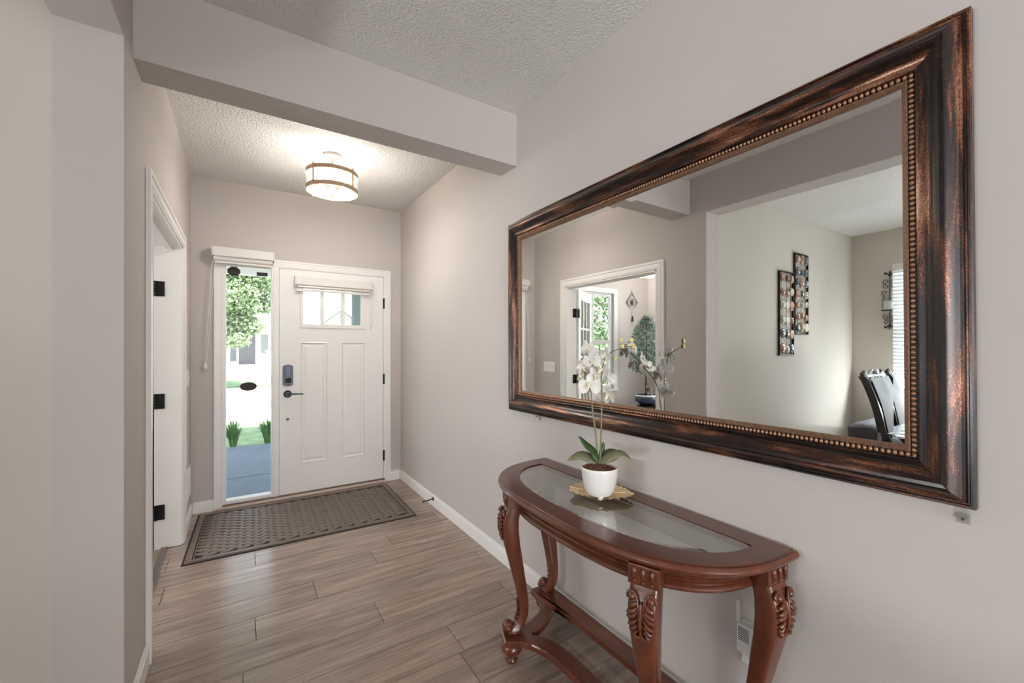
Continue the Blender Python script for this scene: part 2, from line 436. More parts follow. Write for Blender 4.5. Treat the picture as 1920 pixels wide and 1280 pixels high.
# dining room
wd = M().box(GX, JX, AY, AY + .1, 0, CE)
wd.obj('wall_dining_north', MAT['wall_dining'], kind='structure')
wg = M()
wg.box(GX - .12, GX, 1.60, AY + .1, 0, CE).box(GX - .12, GX, -0.35, .25, 0, CE).box(GX - .12, GX, -1.75, -1.35, 0, CE)
wg.box(GX - .12, GX, .25, 1.60, 0, .85).box(GX - .12, GX, .25, 1.60, 2.30, CE)
wg.box(GX - .12, GX, -1.35, -.35, 0, .7).box(GX - .12, GX, -1.35, -.35, 2.30, CE)
wg.obj('wall_dining_west', MAT['wall_dining'], kind='structure')
M().box(GX, JX, -1.75, -1.63, 0, CE).obj('wall_dining_south', MAT['wall_dining'], kind='structure')
# great room behind the camera
wb = M()
wb.box(GX - .12, -3.25, -6.62, -6.5, 0, CE).box(1.05, A, -6.62, -6.5, 0, CE).box(-3.25, 1.05, -6.62, -6.5, 0, .25).box(-3.25, 1.05, -6.62, -6.5, 2.45, CE)
wb.obj('wall_back', MAT['wall'], kind='structure')
M().box(GX - .12, GX, -6.5, -1.75, 0, CE).obj('wall_great_room_west', MAT['wall'], kind='structure')
# den
wn_ = M()
WX0, WX1, WZ0, WZ1 = -2.235, -1.10, 0.70, 2.20
wn_.box(DNX - .1, WX0, DNY, DNY + .12, 0, CE).box(WX1, LB + .0, DNY, DNY + .12, 0, CE).box(WX0, WX1, DNY, DNY + .12, 0, WZ0).box(WX0, WX1, DNY, DNY + .12, WZ1, CE)
wn_.obj('wall_den_north', MAT['wall'], kind='structure')
M().box(DNX - .1, DNX, AY + .1, 2.65, 0, CE).box(DNX - .1, DNX, 3.85, DNY, 0, CE).box(DNX - .1, DNX, 2.65, 3.85, 0, .7).box(DNX - .1, DNX, 2.65, 3.85, 2.2, CE).obj('wall_den_west', MAT['wall'], kind='structure')
M().box(LB, LB + .06, D + .15, DNY + .12, 0, CE).obj('wall_den_east', MAT['siding'], kind='structure')

# ---- baseboards (stepped profile)
def bb(name, x0, x1, y0, y1, side):
    m = M(); t = .014; t2 = .009
    for (tt, z0, z1) in ((t, 0, .078), (t2, .078, .094)):
        if side == '+x': m.box(x0, x0 + tt, y0, y1, z0, z1)
        if side == '-x': m.box(x0 - tt, x0, y0, y1, z0, z1)
        if side == '-y': m.box(x0, x1, y0 - tt, y0, z0, z1)
    m.obj(name, MAT['trim'], kind='structure', bevel=0.002)
bb('baseboard_right', A, A, -6.4, D - .014, '-x')
bb('baseboard_front', 1.266, A - .015, D, D, '-y')
bb('baseboard_front_left', L + .015, -.182, D, D, '-y')
bb('baseboard_left', L, L, 3.785, D - .001, '+x')
bb('baseboard_left_near', L, L, JY, 2.365, '+x')
bb('baseboard_jamb', JX, L + .014, JY, JY, '-y')
bb('baseboard_dining', GX, JX, AY, AY, '-y')
bb('baseboard_dining_west', GX, GX, -1.6, AY, '+x')
bb('baseboard_den', DNX, LB, DNY, DNY, '-y')

# ---- french door casing and jambs
CW = .075
def casing_y(name, X, s, y0, y1, zt, cw):
    """three-sided casing on a wall X = const; s = outward sign"""
    g = sgrp(name, (X, (y0 + y1) / 2, 0))
    for (a, b_) in ((y0 - cw, y0), (y1, y1 + cw)):
        m = M(); inn = (a, a + .02) if a < y0 else (b_ - .02, b_)
        m.box(X, X + s * .012, a, b_, 0, zt + (0)).box(X + s * .012, X + s * .019, inn[0], inn[1], 0, zt + cw - .0205)
        m.box(X + s * .012, X + s * .0155, (a + .026) if a < y0 else (a + .012), (b_ - .012) if a < y0 else (b_ - .026), 0, zt)
        m.obj('side_casing', MAT['trim'], g, bevel=0.0015)
    m = M().box(X, X + s * .012, y0 - cw, y1 + cw, zt, zt + cw).box(X + s * .012, X + s * .019, y0 - cw, y1 + cw, zt + cw - .02, zt + cw)
    m.box(X + s * .012, X + s * .0155, y0 - cw + .026, y1 + cw - .026, zt + .012, zt + cw - .026)
    m.obj('head_casing', MAT['trim'], g, bevel=0.0015)
    return g
casing_y('trim_2', L, 1, FY0, FY1, FZ - .004, CW)['label'] = 'white casing around the den doorway'
jb = sgrp('trim_3', (LB, FY0, 0), 'white jamb lining of the den doorway')
M().box(LB - .002, L + .002, FY1 - .018, FY1 + .002, 0, FZ).obj('far_jamb', MAT['trim'], jb)
M().box(LB - .002, L + .002, FY0 - .002, FY0 + .018, 0, FZ).obj('near_jamb', MAT['trim'], jb)
M().box(LB - .002, L + .002, FY0, FY1, FZ - .018, FZ).obj('head_jamb', MAT['trim'], jb)
M().box(L - .085, L - .05, FY0 + .018, FY1 - .018, FZ - .030, FZ - .018).obj('door_stop_bead', MAT['trim'], jb)
# french door leaf, swung back into the den
LW, LT, LH = .615, .035, 2.005
fd = sgrp('door_2', (-.522, 3.690, .012), 'white french door with glass lites swung open into the den')
fd.rotation_euler = (0, 0, 0)
ORG[fd.name] = Vector((0, 0, 0))
st_ = .095
M().box(0, LT, 0, st_, 0, LH).obj('stile', MAT['door'], fd)
M().box(0, LT, LW - st_, LW, 0, LH).obj('stile', MAT['door'], fd)
M().box(0, LT, st_, LW - st_, 0, .22).obj('rail', MAT['door'], fd)
M().box(0, LT, st_, LW - st_, LH - .12, LH).obj('rail', MAT['door'], fd)
for i in range(1, 5):
    zz = lerp(.22, LH - .12, i / 5)
    M().box(.006, LT - .006, st_, LW - st_, zz - .012, zz + .012).obj('muntin', MAT['door'], fd)
for i in range(1, 3):
    yy = lerp(st_, LW - st_, i / 3)
    M().box(.006, LT - .006, yy - .012, yy + .012, .22, LH - .12).obj('muntin', MAT['door'], fd)
for i in range(5):
    for k in range(3):
        y0, y1 = lerp(st_, LW - st_, k / 3), lerp(st_, LW - st_, (k + 1) / 3); z0, z1 = lerp(.22, LH - .12, i / 5), lerp(.22, LH - .12, (i + 1) / 5)
        M().box(LT / 2 - .002, LT / 2 + .002, y0 + .012, y1 - .012, z0 + .012, z1 - .012).obj('pane', MAT['glass'], fd)
fd.rotation_euler = (0, 0, math.radians(57))
# hinges on the far jamb (black, one leaf on the jamb, one on the door edge)
for z in (.245, .985, 1.735):
    h = M().box(LB + .006, LB + .052, FY1 - .0215, FY1 - .018, z - .05, z + .05).box(-.528, -.492, 3.678, 3.6815, z - .05, z + .05)
    for q in range(5):
        h.lathe([(.007, 0), (.007, .018)], (LB + .002, FY1 - .025, z - .05 + q * .0205), 8)
    h.obj('hinge', MAT['black_metal'], jb)

# ---- front door
dr = sgrp('door_1', (.7395, D, 0), 'white front door with three-pane lite and two tall panels')
X0, X1 = .287, 1.192
dm = M()
LX0, LX1, LZ0, LZ1 = .474, .986, 1.553, 1.915
YF, YB = D + .002, D + .046
pan = [(.455, .68, .29, 1.39), (.803, 1.016, .287, 1.392)]
# slab face built around the lite and the two panel recesses
def slab(m, x0, x1, z0, z1): m.box(x0, x1, YF, YB, z0, z1)
slab(dm, X0, LX0, LZ0, LZ1); slab(dm, LX1, X1, LZ0, LZ1); slab(dm, X0, X1, LZ1, 2.045); slab(dm, X0, X1, 1.392, LZ0)
slab(dm, X0, pan[0][0], .29, 1.392); slab(dm, pan[0][1], pan[1][0], .29, 1.392); slab(dm, pan[1][1], X1, .29, 1.392); slab(dm, X0, X1, .03, .29)
dm.obj('slab', MAT['door'], dr)
for (x0, x1, z0, z1) in pan:
    m = M()
    prof = [(0, .0), (.006, -.003), (.014, .009), (.022, .010), (.045, .002), (.05, .0015)]
    loops = []
    for (ins, dep) in prof:
        loops.append([(x0+ins, YF+dep, z0+ins), (x1-ins, YF+dep, z0+ins), (x1-ins, YF+dep, z1-ins), (x0+ins, YF+dep, z1-ins)])
    m.rings(loops, cap=False); base = len(m.v) - 4; m.f.append((base, base+1, base+2, base+3))
    m.obj('panel', MAT['door'], dr)
m = M()
for (ins, ) in ((0,),):
    m.box(.452, LX0 + .004, YF - .012, YF, 1.522, 1.925).box(LX1 - .004, 1.021, YF - .012, YF, 1.522, 1.925)
    m.box(LX0, LX1, YF - .012, YF, 1.522, LZ0 + .004).box(LX0, LX1, YF - .012, YF, LZ1 - .004, 1.925)
m.obj('lite_frame', MAT['door'], dr, bevel=.003)
for (x0, x1) in ((.622, .650), (.804, .832)):
    M().box(x0, x1, YF - .006, YB - .004, LZ0, LZ1).obj('muntin', MAT['door'], dr, bevel=.003)
for (x0, x1) in ((LX0, .622), (.650, .804), (.832, LX1)):
    M().box(x0, x1, YF + .018, YF + .022, LZ0, LZ1).obj('pane', MAT['pane'], dr)
# lock and lever
lk = M()
pts = [(.313, 1.012), (.334, 1.001), (.354, .997), (.374, 1.001), (.395, 1.012), (.395, 1.176), (.374, 1.187), (.354, 1.191), (.334, 1.187), (.313, 1.176)]
lk.prism(pts, YF - .012, YF, 'y')
lko = lk.obj('deadbolt_lock', MAT['bronze'], dr, bevel=.004); lko['label'] = 'dark bronze keypad deadbolt plate'
M().prism([(p[0]*.62+.354*.38, p[1]*.9+1.094*.1) for p in pts], YF - .022, YF - .012, 'y').obj('cover', MAT['bronze'], lko, bevel=.004)
tn = M().lathe([(.024, 0), (.024, .008), (.018, .012)], (.356, YF - .034, 1.05), 20, 'y')
tn.box(.350, .362, YF - .040, YF - .034, 1.030, 1.070); tn.obj('thumb_turn', MAT['black_metal'], lko, bevel=.002)
rose = M().lathe([(.018, -.022), (.030, -.012), (.034, -.004), (.034, 0)], (.352, YF, .928), 24, 'y').obj('handle_rose', MAT['bronze'], dr, smooth=True, angle=40)
M().tube(smooth_path([(.352, YF - .02, .928), (.354, YF - .05, .928), (.375, YF - .058, .930), (.42, YF - .056, .929), (.470, YF - .048, .925)]), [.010]*6+[.009]*6+[.007]*6+[.006]*6+[.008], 10).obj('lever', MAT['bronze'], rose, smooth=True)
M().lathe([(.0, -.008), (.010, -.008), (.0125, 0)], (.353, YF, .702), 16, 'y').obj('lower_latch_button', MAT['bronze'], dr)
for z in (1.784, 1.028, .262):
    h = M().box(1.1925, 1.200, D - .004, D + .004, z - .05, z + .05)
    h.lathe([(.008, 0), (.008, .104)], (1.199, D - .007, z - .052), 10).obj('hinge', MAT['black_metal'], dr)
# ---- door and sidelight frame, casing, sill
fr = sgrp('trim_4', (.55, D, 0), 'white casing around front door and sidelight')
m = M()
for (x0, x1) in ((-.181, -.128), (1.208, 1.265)):
    m = M().box(x0, x1, D - .012, D, 0, 2.056)
    o0 = (x0, x0 + .016) if x0 < 0 else (x1 - .016, x1)
    m.box(o0[0], o0[1], D - .018, D - .012, 0, 2.0965); m.obj('side_casing', MAT['trim'], fr, bevel=.0015)
M().box(-.181, 1.265, D - .012, D, 2.056, 2.113).box(-.181, 1.265, D - .018, D - .012, 2.097, 2.113).box(-.165, 1.249, D - .0145, D - .012, 2.075, 2.092).obj('head_casing', MAT['trim'], fr, bevel=.0015)
M().box(.240, .284, D - .008, D + .10, 0, 2.056).obj('mullion', MAT['trim'], fr, bevel=.002)
M().box(1.195, 1.208, D - .008, D + .10, .03, 2.056).obj('jamb', MAT['trim'], fr)
M().box(.284, 1.208, D - .006, D + .10, 2.047, 2.06).obj('head_jamb', MAT['trim'], fr)
M().box(-.181, 1.208, D - .03, D, 0.0, .022).obj('sill_nosing', MAT['sill_wood'], fr, bevel=.003)
M().box(-.118, 1.205, D - .018, D + .10, .022, .034).obj('threshold', MAT['sill'], fr, bevel=.002)
# ---- sidelight
sl = sgrp('window_1', (.06, D, 0), 'tall narrow sidelight window beside the front door')
GX0, GX1, GZ0, GZ1 = -.099, .226, .062, 2.026
m = M().box(-.128, GX0, D - .006, D + .08, .034, 2.056).box(GX1, .240, D - .006, D + .08, .034, 2.056).box(GX0, GX1, D - .006, D + .08, .034, GZ0).box(GX0, GX1, D - .006, D + .08, GZ1, 2.056)
m.obj('sash', MAT['trim'], sl, bevel=.003)
M().box(GX0, GX1, D + .030, D + .036, GZ0, GZ1).obj('pane', MAT['pane'], sl)
YS = D + .0285
oc = [(-.045 + .049*math.cos(PI/8 + k*PI/4), 1.988 + .040*math.sin(PI/8 + k*PI/4)) for k in range(8)]
M().prism(oc, YS, YS + .0012, 'y').obj('sticker', MAT['sticker'], sl)['label'] = 'dark octagonal sticker'
M().box(.118, .200, YS, YS + .0012, 1.966, 1.998).obj('sticker', MAT['sticker'], sl)['label'] = 'small dark rectangular sticker'
M().prism([(.058 + .062*math.cos(2*PI*k/32), 1.008 + .037*math.sin(2*PI*k/32)) for k in range(32)], YS, YS + .0012, 'y').obj('sticker', MAT['sticker'], sl)['label'] = 'dark oval sticker'

# ---- den window, dining windows, great room windows
def sash_window(name, label, P, u0, u1, z0, z1, wall, cols, rows_, cas=.075, depth=.12, casing=True):
    """P(u, d, z) -> world; d = 0 at the room face, + outwards"""
    g = sgrp(name, P((u0+u1)/2, 0, z0), label)
    def bx(nm, a0, a1, d0, d1, b0, b1, mat, par=g):
        p, q = P(a0, d0, b0), P(a1, d1, b1)
        return M().box(p[0], q[0], p[1], q[1], p[2], q[2]).obj(nm, mat, par)
    if casing:
        bx('side_casing', u0 - cas, u0, -.016, 0, z0 - .02, z1 + cas, MAT['trim']); bx('side_casing', u1, u1 + cas, -.016, 0, z0 - .02, z1 + cas, MAT['trim'])
        bx('head_casing', u0, u1, -.016, 0, z1, z1 + cas, MAT['trim']); bx('stool', u0 - cas, u1 + cas, -.035, 0, z0 - .045, z0 - .02, MAT['trim'])
    fw = .045; zm = (z0 + z1) / 2 - .02
    for (a0, a1, b0, b1) in ((u0, u0+fw, z0, z1), (u1-fw, u1, z0, z1), (u0+fw, u1-fw, z0, z0+fw), (u0+fw, u1-fw, z1-fw, z1), (u0+fw, u1-fw, zm-.03, zm+.03)):
        bx('sash_bar', a0, a1, .03, .08, b0, b1, MAT['trim'])
    for i in range(1, cols):
        u = lerp(u0+fw, u1-fw, i/cols); bx('muntin', u-.007, u+.007, .05, .065, z0+fw, z1-fw, MAT['trim'])
    for i in range(1, rows_):
        for (b0, b1) in ((z0+fw, zm-.03), (zm+.03, z1-fw)):
            z = lerp(b0, b1, i/rows_); bx('muntin', u0+fw, u1-fw, .05, .065, z-.007, z+.007, MAT['trim'])
    bx('pane', u0+fw, u1-fw, .056, .060, z0+fw, zm-.03, MAT['pane']); bx('pane', u0+fw, u1-fw, .056, .060, zm+.03, z1-fw, MAT['pane'])
    return g
sash_window('window_2', 'white gridded den window seen in the mirror', lambda u, d, z: (u, DNY + d, z), WX0, WX1, WZ0, WZ1, None, 3, 3)
sash_window('window_3', 'dining room window behind white slatted blind', lambda u, d, z: (GX - d, u, z), .25, 1.60, .85, 2.30, None, 2, 1, casing=False)
sash_window('window_4_added', 'unseen second dining room window added for light', lambda u, d, z: (GX - d, u, z), -1.35, -.35, .7, 2.30, None, 2, 1)  # out-of-view window added as an extra light opening for the dining room
sash_window('window_5', 'wide window of the room behind the camera', lambda u, d, z: (u, -6.5 - d, z), -3.25, 1.05, .25, 2.45, None, 4, 1)
sash_window('window_6_added', 'unseen den side window added to light the foyer', lambda u, d, z: (DNX - d, u, z), 2.65, 3.85, .7, 2.2, None, 3, 2)  # out-of-view window added so light reaches the foyer through the doorway
# slatted blind on the dining window
bl = thing('window_blind', 'white slatted blind on the dining room window', 'blind', (GX + .05, .92, .83))
M().box(GX + .005, GX + .06, .20, 1.615, 2.24, 2.31).obj('headrail', MAT['blind'], bl)
slat0 = None
z = 2.225; c_, s_ = math.cos(math.radians(66)), math.sin(math.radians(66))
while z > .86:
    if slat0 is None:
        m = M(); x = GX + .033; hw = .024
        v = [(x - hw*c_, .205, z + hw*s_), (x + hw*c_, .205, z - hw*s_), (x + hw*c_, 1.61, z - hw*s_), (x - hw*c_, 1.61, z + hw*s_)]
        v += [(a, b_, c + .003) for a, b_, c in v]
        m.add(v, [(0,1,2,3),(7,6,5,4),(0,4,5,1),(1,5,6,2),(2,6,7,3),(3,7,4,0)]); slat0 = m.obj('slat', MAT['slat'], bl); zref = z
    else:
        link_copy(slat0, bl, (0, 0, z - zref))
    z -= .042
M().box(GX + .012, GX + .055, .205, 1.61, .835, .855).obj('bottom_rail', MAT['blind'], bl)
# unseen roof slab, eaves extended to keep the sun out of the rooms
struct(M().box(GX - .9, A + .9, -8.2, D + .15, CE + .13, CE + .35).box(DNX - .6, LB + .06, D + .15, DNY + .6, CE + .13, CE + .35).obj('roof', MAT['roof']), 'unseen roof slab extended to block the sun')

# ================================================================== FOYER FITTINGS
# ---- roller shade over the sidelight
rs = thing('roller_shade', 'white roller shade rolled up in its cassette above the sidelight', 'blind', (.025, D - .02, 2.03), 'roller shades at the entrance')
M().box(-.188, .240, D - .105, D - .019, 2.086, 2.160).obj('cassette', MAT['blind'], rs, bevel=.006)
M().box(-.193, -.188, D - .107, D - .018, 2.078, 2.162).obj('end_cap', MAT['white_plastic'], rs)
M().box(.240, .245, D - .107, D - .018, 2.078, 2.162).obj('end_cap', MAT['white_plastic'], rs)
M().lathe([(.026, 0), (.026, .412)], (-.180, D - .060, 2.075), 16, 'x').obj('fabric_roll', MAT['blind'], rs, smooth=True, angle=40)
M().box(-.175, .228, D - .068, D - .050, 2.034, 2.050).obj('bottom_rail', MAT['white_plastic'], rs, bevel=.003)
for dx in (0, .014):
    M().tube(smooth_path([(-.186 + dx, D - .05, 2.085), (-.208 + dx*1.0, D - .045, 1.7), (-.243 + dx, D - .03, 1.205)], 5), .0022, 6).obj('pull_cord', MAT['white_plastic'], rs)
m = M().ball((-.236, D - .026, 1.19), .014, .008, .03, 12, 8); m.box(-.242, -.230, D - .02, D - .001, 1.185, 1.2)
m.obj('cord_weight', MAT['white_plastic'], rs, smooth=True)
# ---- roller shade on the door lite
rd = thing('roller_shade', 'small white roller shade above the front door lite', 'blind', (.745, D - .02, 1.845), 'roller shades at the entrance')
M().box(.412, 1.072, D - .062, D - .011, 1.905, 1.980).obj('cassette', MAT['blind'], rd, bevel=.006)
M().box(.406, .412, D - .064, D - .004, 1.896, 1.984).obj('end_cap', MAT['white_plastic'], rd)
M().box(1.072, 1.078, D - .064, D - .004, 1.896, 1.984).obj('end_cap', MAT['white_plastic'], rd)
M().lathe([(.017, 0), (.017, .63)], (.427, D - .036, 1.892), 14, 'x').obj('fabric_roll', MAT['nickel'], rd, smooth=True, angle=40)
M().box(.416, 1.050, D - .046, D - .028, 1.850, 1.872).obj('bottom_rail', MAT['blind'], rd, bevel=.004)
M().box(.97, .995, D - .0475, D - .046, 1.862, 1.866).obj('tag', MAT['sticker'], rd)
lp = [(1.060, D - .03, 1.90), (1.060, D - .025, 1.58), (1.063, D - .022, 1.545), (1.071, D - .02, 1.532), (1.079, D - .022, 1.545), (1.082, D - .025, 1.58), (1.082, D - .03, 1.90)]
M().tube(smooth_path(lp, 5), .0022, 6).obj('pull_cord', MAT['white_plastic'], rd)
M().box(1.066, 1.078, D - .024, D - .0, 1.528, 1.552).obj('cord_clip', MAT['white_plastic'], rd, bevel=.003)

# ---- door mat
MW, MD = 1.475, .935
dm_ = thing('door_mat', 'large brown woven-pattern door mat in front of the entry', 'mat', (.446, 3.758, 0))
ORG[dm_.name] = Vector((0, 0, 0))
M().box(-MW/2, MW/2, -MD/2, MD/2, .0005, .004).obj('rubber_base', MAT['mat_base'], dm_)
m = M(); bw = .038
for (i0, i1, h) in ((.012, .018, .009), (.020, .046, .011), (.052, .058, .009)):
    m.box(-MW/2+i0, MW/2-i0, -MD/2+i0, -MD/2+i1, .004, h).box(-MW/2+i0, MW/2-i0, MD/2-i1, MD/2-i0, .004, h)
    m.box(-MW/2+i0, -MW/2+i1, -MD/2+i1, MD/2-i1, .004, h).box(MW/2-i1, MW/2-i0, -MD/2+i1, MD/2-i1, .004, h)
m.obj('border', MAT['mat'], dm_)
# plaited relief: short domed strands laid over each other, alternating direction by column
m = M(); cw, rp = .0462, .058
nx = int((MW - .125) / cw); ny = int((MD - .125) / rp)
ox, oy = -nx*cw/2 + cw/2, -ny*rp/2 + rp/2
def strand(m, cx, cy, ang, ln, wd, h0, h1):
    ca, sa = math.cos(ang), math.sin(ang); rows = []
    for i in range(5):
        t = -1 + i*.5; k = max(0.05, 1 - t*t*.75); hh = lerp(.004, lerp(h0, h1, (t+1)/2), min(1, k*1.25))
        row = []
        for q, hq in ((-1, .30), (-.55, .9), (.55, .9), (1, .30)):
            u, v_ = t*ln/2, q*wd/2*(.45+.55*k)
            row.append((cx+u*ca-v_*sa, cy+u*sa+v_*ca, .0035+(hh-.0035)*hq))
        rows.append(row)
    v = [p for r in rows for p in r]; f = []
    for i in range(4):
        for k in range(3): f.append((i*4+k, i*4+k+1, i*4+k+5, i*4+k+4))
    m.add(v, f)
for i in range(nx):
    for j in range(-1 if i % 2 else 0, ny):
        d_ = 1 if i % 2 else -1
        strand(m, ox+i*cw, oy+j*rp+(rp/2 if i % 2 else 0)*0.9, d_*math.radians(30), .086, .042, .017 if d_ > 0 else .009, .009 if d_ > 0 else .017)
m.obj('woven_relief', MAT['mat'], dm_, smooth=True, kind='stuff')
dm_.rotation_euler = (0, 0, math.radians(-1.5))

# ---- ceiling lamp
LXc, LYc = .553, 3.290
lm = thing('ceiling_lamp', 'semi flush drum ceiling lamp with seeded glass and oak bands', 'lamp', (LXc, LYc, 2.43))
M().lathe([(.0, .0), (.062, .0), (.066, .004), (.066, .018), (.060, .0235)], (LXc, LYc, CE - .024), 32).obj('canopy', MAT['nickel'], lm, smooth=True, angle=40)
for dx in (-.028, .028): M().ball((LXc + dx, LYc - .01, CE - .025), .004).obj('canopy_screw', MAT['black_metal'], lm)
M().lathe([(.011, 0), (.011, .26)], (LXc, LYc, CE - .28), 14).obj('stem', MAT['nickel'], lm, smooth=True, angle=40)
RR = .173
def band(z0, z1, nm):
    m = M().lathe([(RR - .004, z0), (RR, z0), (RR, z1), (RR - .004, z1), (RR - .004, z0)], (LXc, LYc, 0), 48, cap=False)
    return m.obj(nm, MAT['tan_metal'], lm, smooth=True, angle=40)
band(2.572, 2.600, 'upper_band'); band(2.458, 2.488, 'lower_band')
for k in range(4):
    a = math.radians(218 + k * 90); x, y = LXc + (RR + .003) * math.cos(a), LYc + (RR + .003) * math.sin(a)
    sx = M(); ca, sa = math.cos(a), math.sin(a)
    def bxo(z0, z1, hw, d0, d1):
        v = []
        for z in (z0, z1):
            for (t_, r_) in ((-hw, d0), (hw, d0), (hw, d1), (-hw, d1)):
                v.append((x + r_*ca - t_*sa, y + r_*sa + t_*ca, z))
        sx.add(v, [(0,3,2,1),(4,5,6,7),(0,1,5,4),(1,2,6,5),(2,3,7,6),(3,0,4,7)])
    bxo(2.455, 2.604, .006, -.002, .003); bxo(2.568, 2.602, .010, -.002, .004); bxo(2.455, 2.490, .010, -.002, .004)
    sx.ball((x + .005*ca, y + .005*sa, 2.585), .005); sx.ball((x + .005*ca, y + .005*sa, 2.473), .005); sx.tube([(x, y, 2.6), (x, y, 2.612)], .004, 6)
    sx.obj('strap', MAT['tan_metal'], lm)
M().lathe([(RR - .008, 2.462), (RR - .008, 2.596)], (LXc, LYc, 0), 48, cap=False).obj('glass_drum', MAT['lampglass'], lm, smooth=True)
M().lathe([(.0, 2.438), (.05, 2.440), (.10, 2.447), (.14, 2.456), (RR - .006, 2.464)], (LXc, LYc, 0), 48, cap=False).obj('glass_bowl', MAT['lampglass'], lm, smooth=True)
M().lathe([(.0, -.016), (.006, -.014), (.008, -.008), (.018, -.004), (.024, .0), (.024, .004)], (LXc, LYc, 2.434), 18).obj('finial', MAT['tan_metal'], lm, smooth=True)
M().lathe([(.010, 0), (.05, .002), (.05, .01), (.010, .012)], (LXc, LYc, 2.545), 20).obj('socket_hub', MAT['nickel'], lm)
for k in range(3):
    a = math.radians(80 + k * 120); x, y = LXc + .085*math.cos(a), LYc + .085*math.sin(a)
    M().tube([(LXc + .03*math.cos(a), LYc + .03*math.sin(a), 2.55), (x, y, 2.548)], .006, 8).lathe([(.012, 0), (.012, .022)], (x, y, 2.535), 10).obj('socket', MAT['nickel'], lm)
    M().ball((x, y, 2.512), .022, .022, .028, 12, 8).obj('bulb', MAT['bulb'], lm, smooth=True)
    pd = bpy.data.lights.new('bulb_light', 'POINT'); pd.energy = 8.0; pd.color = (1.0, .95, .89); pd.shadow_soft_size = .055
    po = bpy.data.objects.new('bulb_light', pd); col.objects.link(po); po.parent = lm; po.location = (x - LXc, y - LYc, 2.47 - 2.43)

# ---- spring door stop, switch plate, register
ds = thing('door_stop', 'dark metal door stop on the right baseboard', 'door stop', (A - .014, 3.385, .055))
M().lathe([(.016, 0), (.012, -.008), (.006, -.012)], (A - .0142, 3.385, .066), 14, 'x').obj('mount', MAT['bronze'], ds)
M().tube([(A - .022, 3.385, .066), (A - .105, 3.380, .060)], .0055, 8).ball((A - .106, 3.380, .060), .008).obj('rod', MAT['bronze'], ds)
sw = thing('switch_plate', 'white four gang light switch plate on the left wall', 'switch', (L, 3.995, 1.055))
M().box(L, L + .006, 3.885, 4.105, 1.055, 1.173).obj('plate', MAT['white_plastic'], sw, bevel=.002)
for k in range(4):
    y = 3.93 + k * .046
    M().box(L + .006, L + .013, y - .006, y + .006, 1.100, 1.128).obj('toggle', MAT['white_plastic'], sw)
rg = thing('wall_register', 'white louvred air register low on the left wall', 'vent', (L, 4.06, .20))
M().box(L, L + .006, 3.905, 4.225, .195, .43).obj('plate', MAT['trim'], rg, bevel=.002)
for k in range(11): M().box(L + .006, L + .012, 3.93, 4.20, .215 + k*.018, .223 + k*.018).obj('louvre', MAT['trim'], rg)

# ================================================================== MIRROR
MY0, MY1, MZ0, MZ1 = .2200, 2.168, .978, 2.098
mh, mw = MZ1 - MZ0, MY1 - MY0
mr = thing('wall_mirror', 'large wall mirror in a distressed copper and black frame', 'mirror', (A, (MY0 + MY1)/2, MZ0))
ORG[mr.name] = Vector((0, 0, 0))
FWD = .121
prof = [(0, .0005), (0, .020), (.003, .0235), (.007, .0235), (.009, .020), (.012, .020), (.014, .026), (.020, .027), (.0225, .030), (.026, .034), (.033, .043), (.041, .047), (.049, .046),
        (.056, .041), (.062, .034), (.070, .0275), (.078, .025), (.084, .0265), (.089, .0275), (.093, .025), (.094, .018), (.094, .0005)]
chan = [(.094, .0005), (.094, .013), (.108, .013), (.108, .0005)]
lipf = [(.108, .0005), (.108, .016), (.1085, .020), (.112, .021), (.116, .018), (FWD, .013), (FWD, .0005)]
def rail(side, pr, mat, nm, par):
    ends = []
    for e in (0, 1):
        ring = []
        for (u, h) in pr:
            if side in 'tb':
                y = (-mw/2 + u) if e == 0 else (mw/2 - u); z = mh - u if side == 't' else u
            else:
                z = u if e == 0 else mh - u; y = -mw/2 + u if side == 'r' else mw/2 - u
            ring.append((-h, y, z))
        ends.append(ring)
    return M().rings(ends).obj(nm, mat, par, smooth=True, angle=28)
rails = {}
for sd in 'tbrl':
    mt = MAT['frame_h'] if sd in 'tb' else MAT['frame_v']
    rails[sd] = rail(sd, prof, mt, 'frame_rail', mr)
    rail(sd, lipf, MAT['frame_lip'], 'inner_lip', rails[sd])
    rail(sd, chan, MAT['channel'], 'bead_channel', rails[sd])
# glass pane with a bevelled border
gi, bvw, gx = FWD - .004, .026, -.0085
i0, i1 = gi, gi + bvw
def loop(i, h): return [(-h, -mw/2+i, i), (-h, mw/2-i, i), (-h, mw/2-i, mh-i), (-h, -mw/2+i, mh-i)]
M().add(loop(i1, .0085), [(0, 3, 2, 1)]).obj('mirror_glass', MAT['mirror'], mr)
q = loop(i0, .0085 - .00028); r_ = loop(i1, .0085)
for k in range(4):
    k2 = (k + 1) % 4
    M().add([q[k], q[k2], r_[k2], r_[k]], [(0, 1, 2, 3)]).obj('bevel_strip', MAT['mirror'], mr)
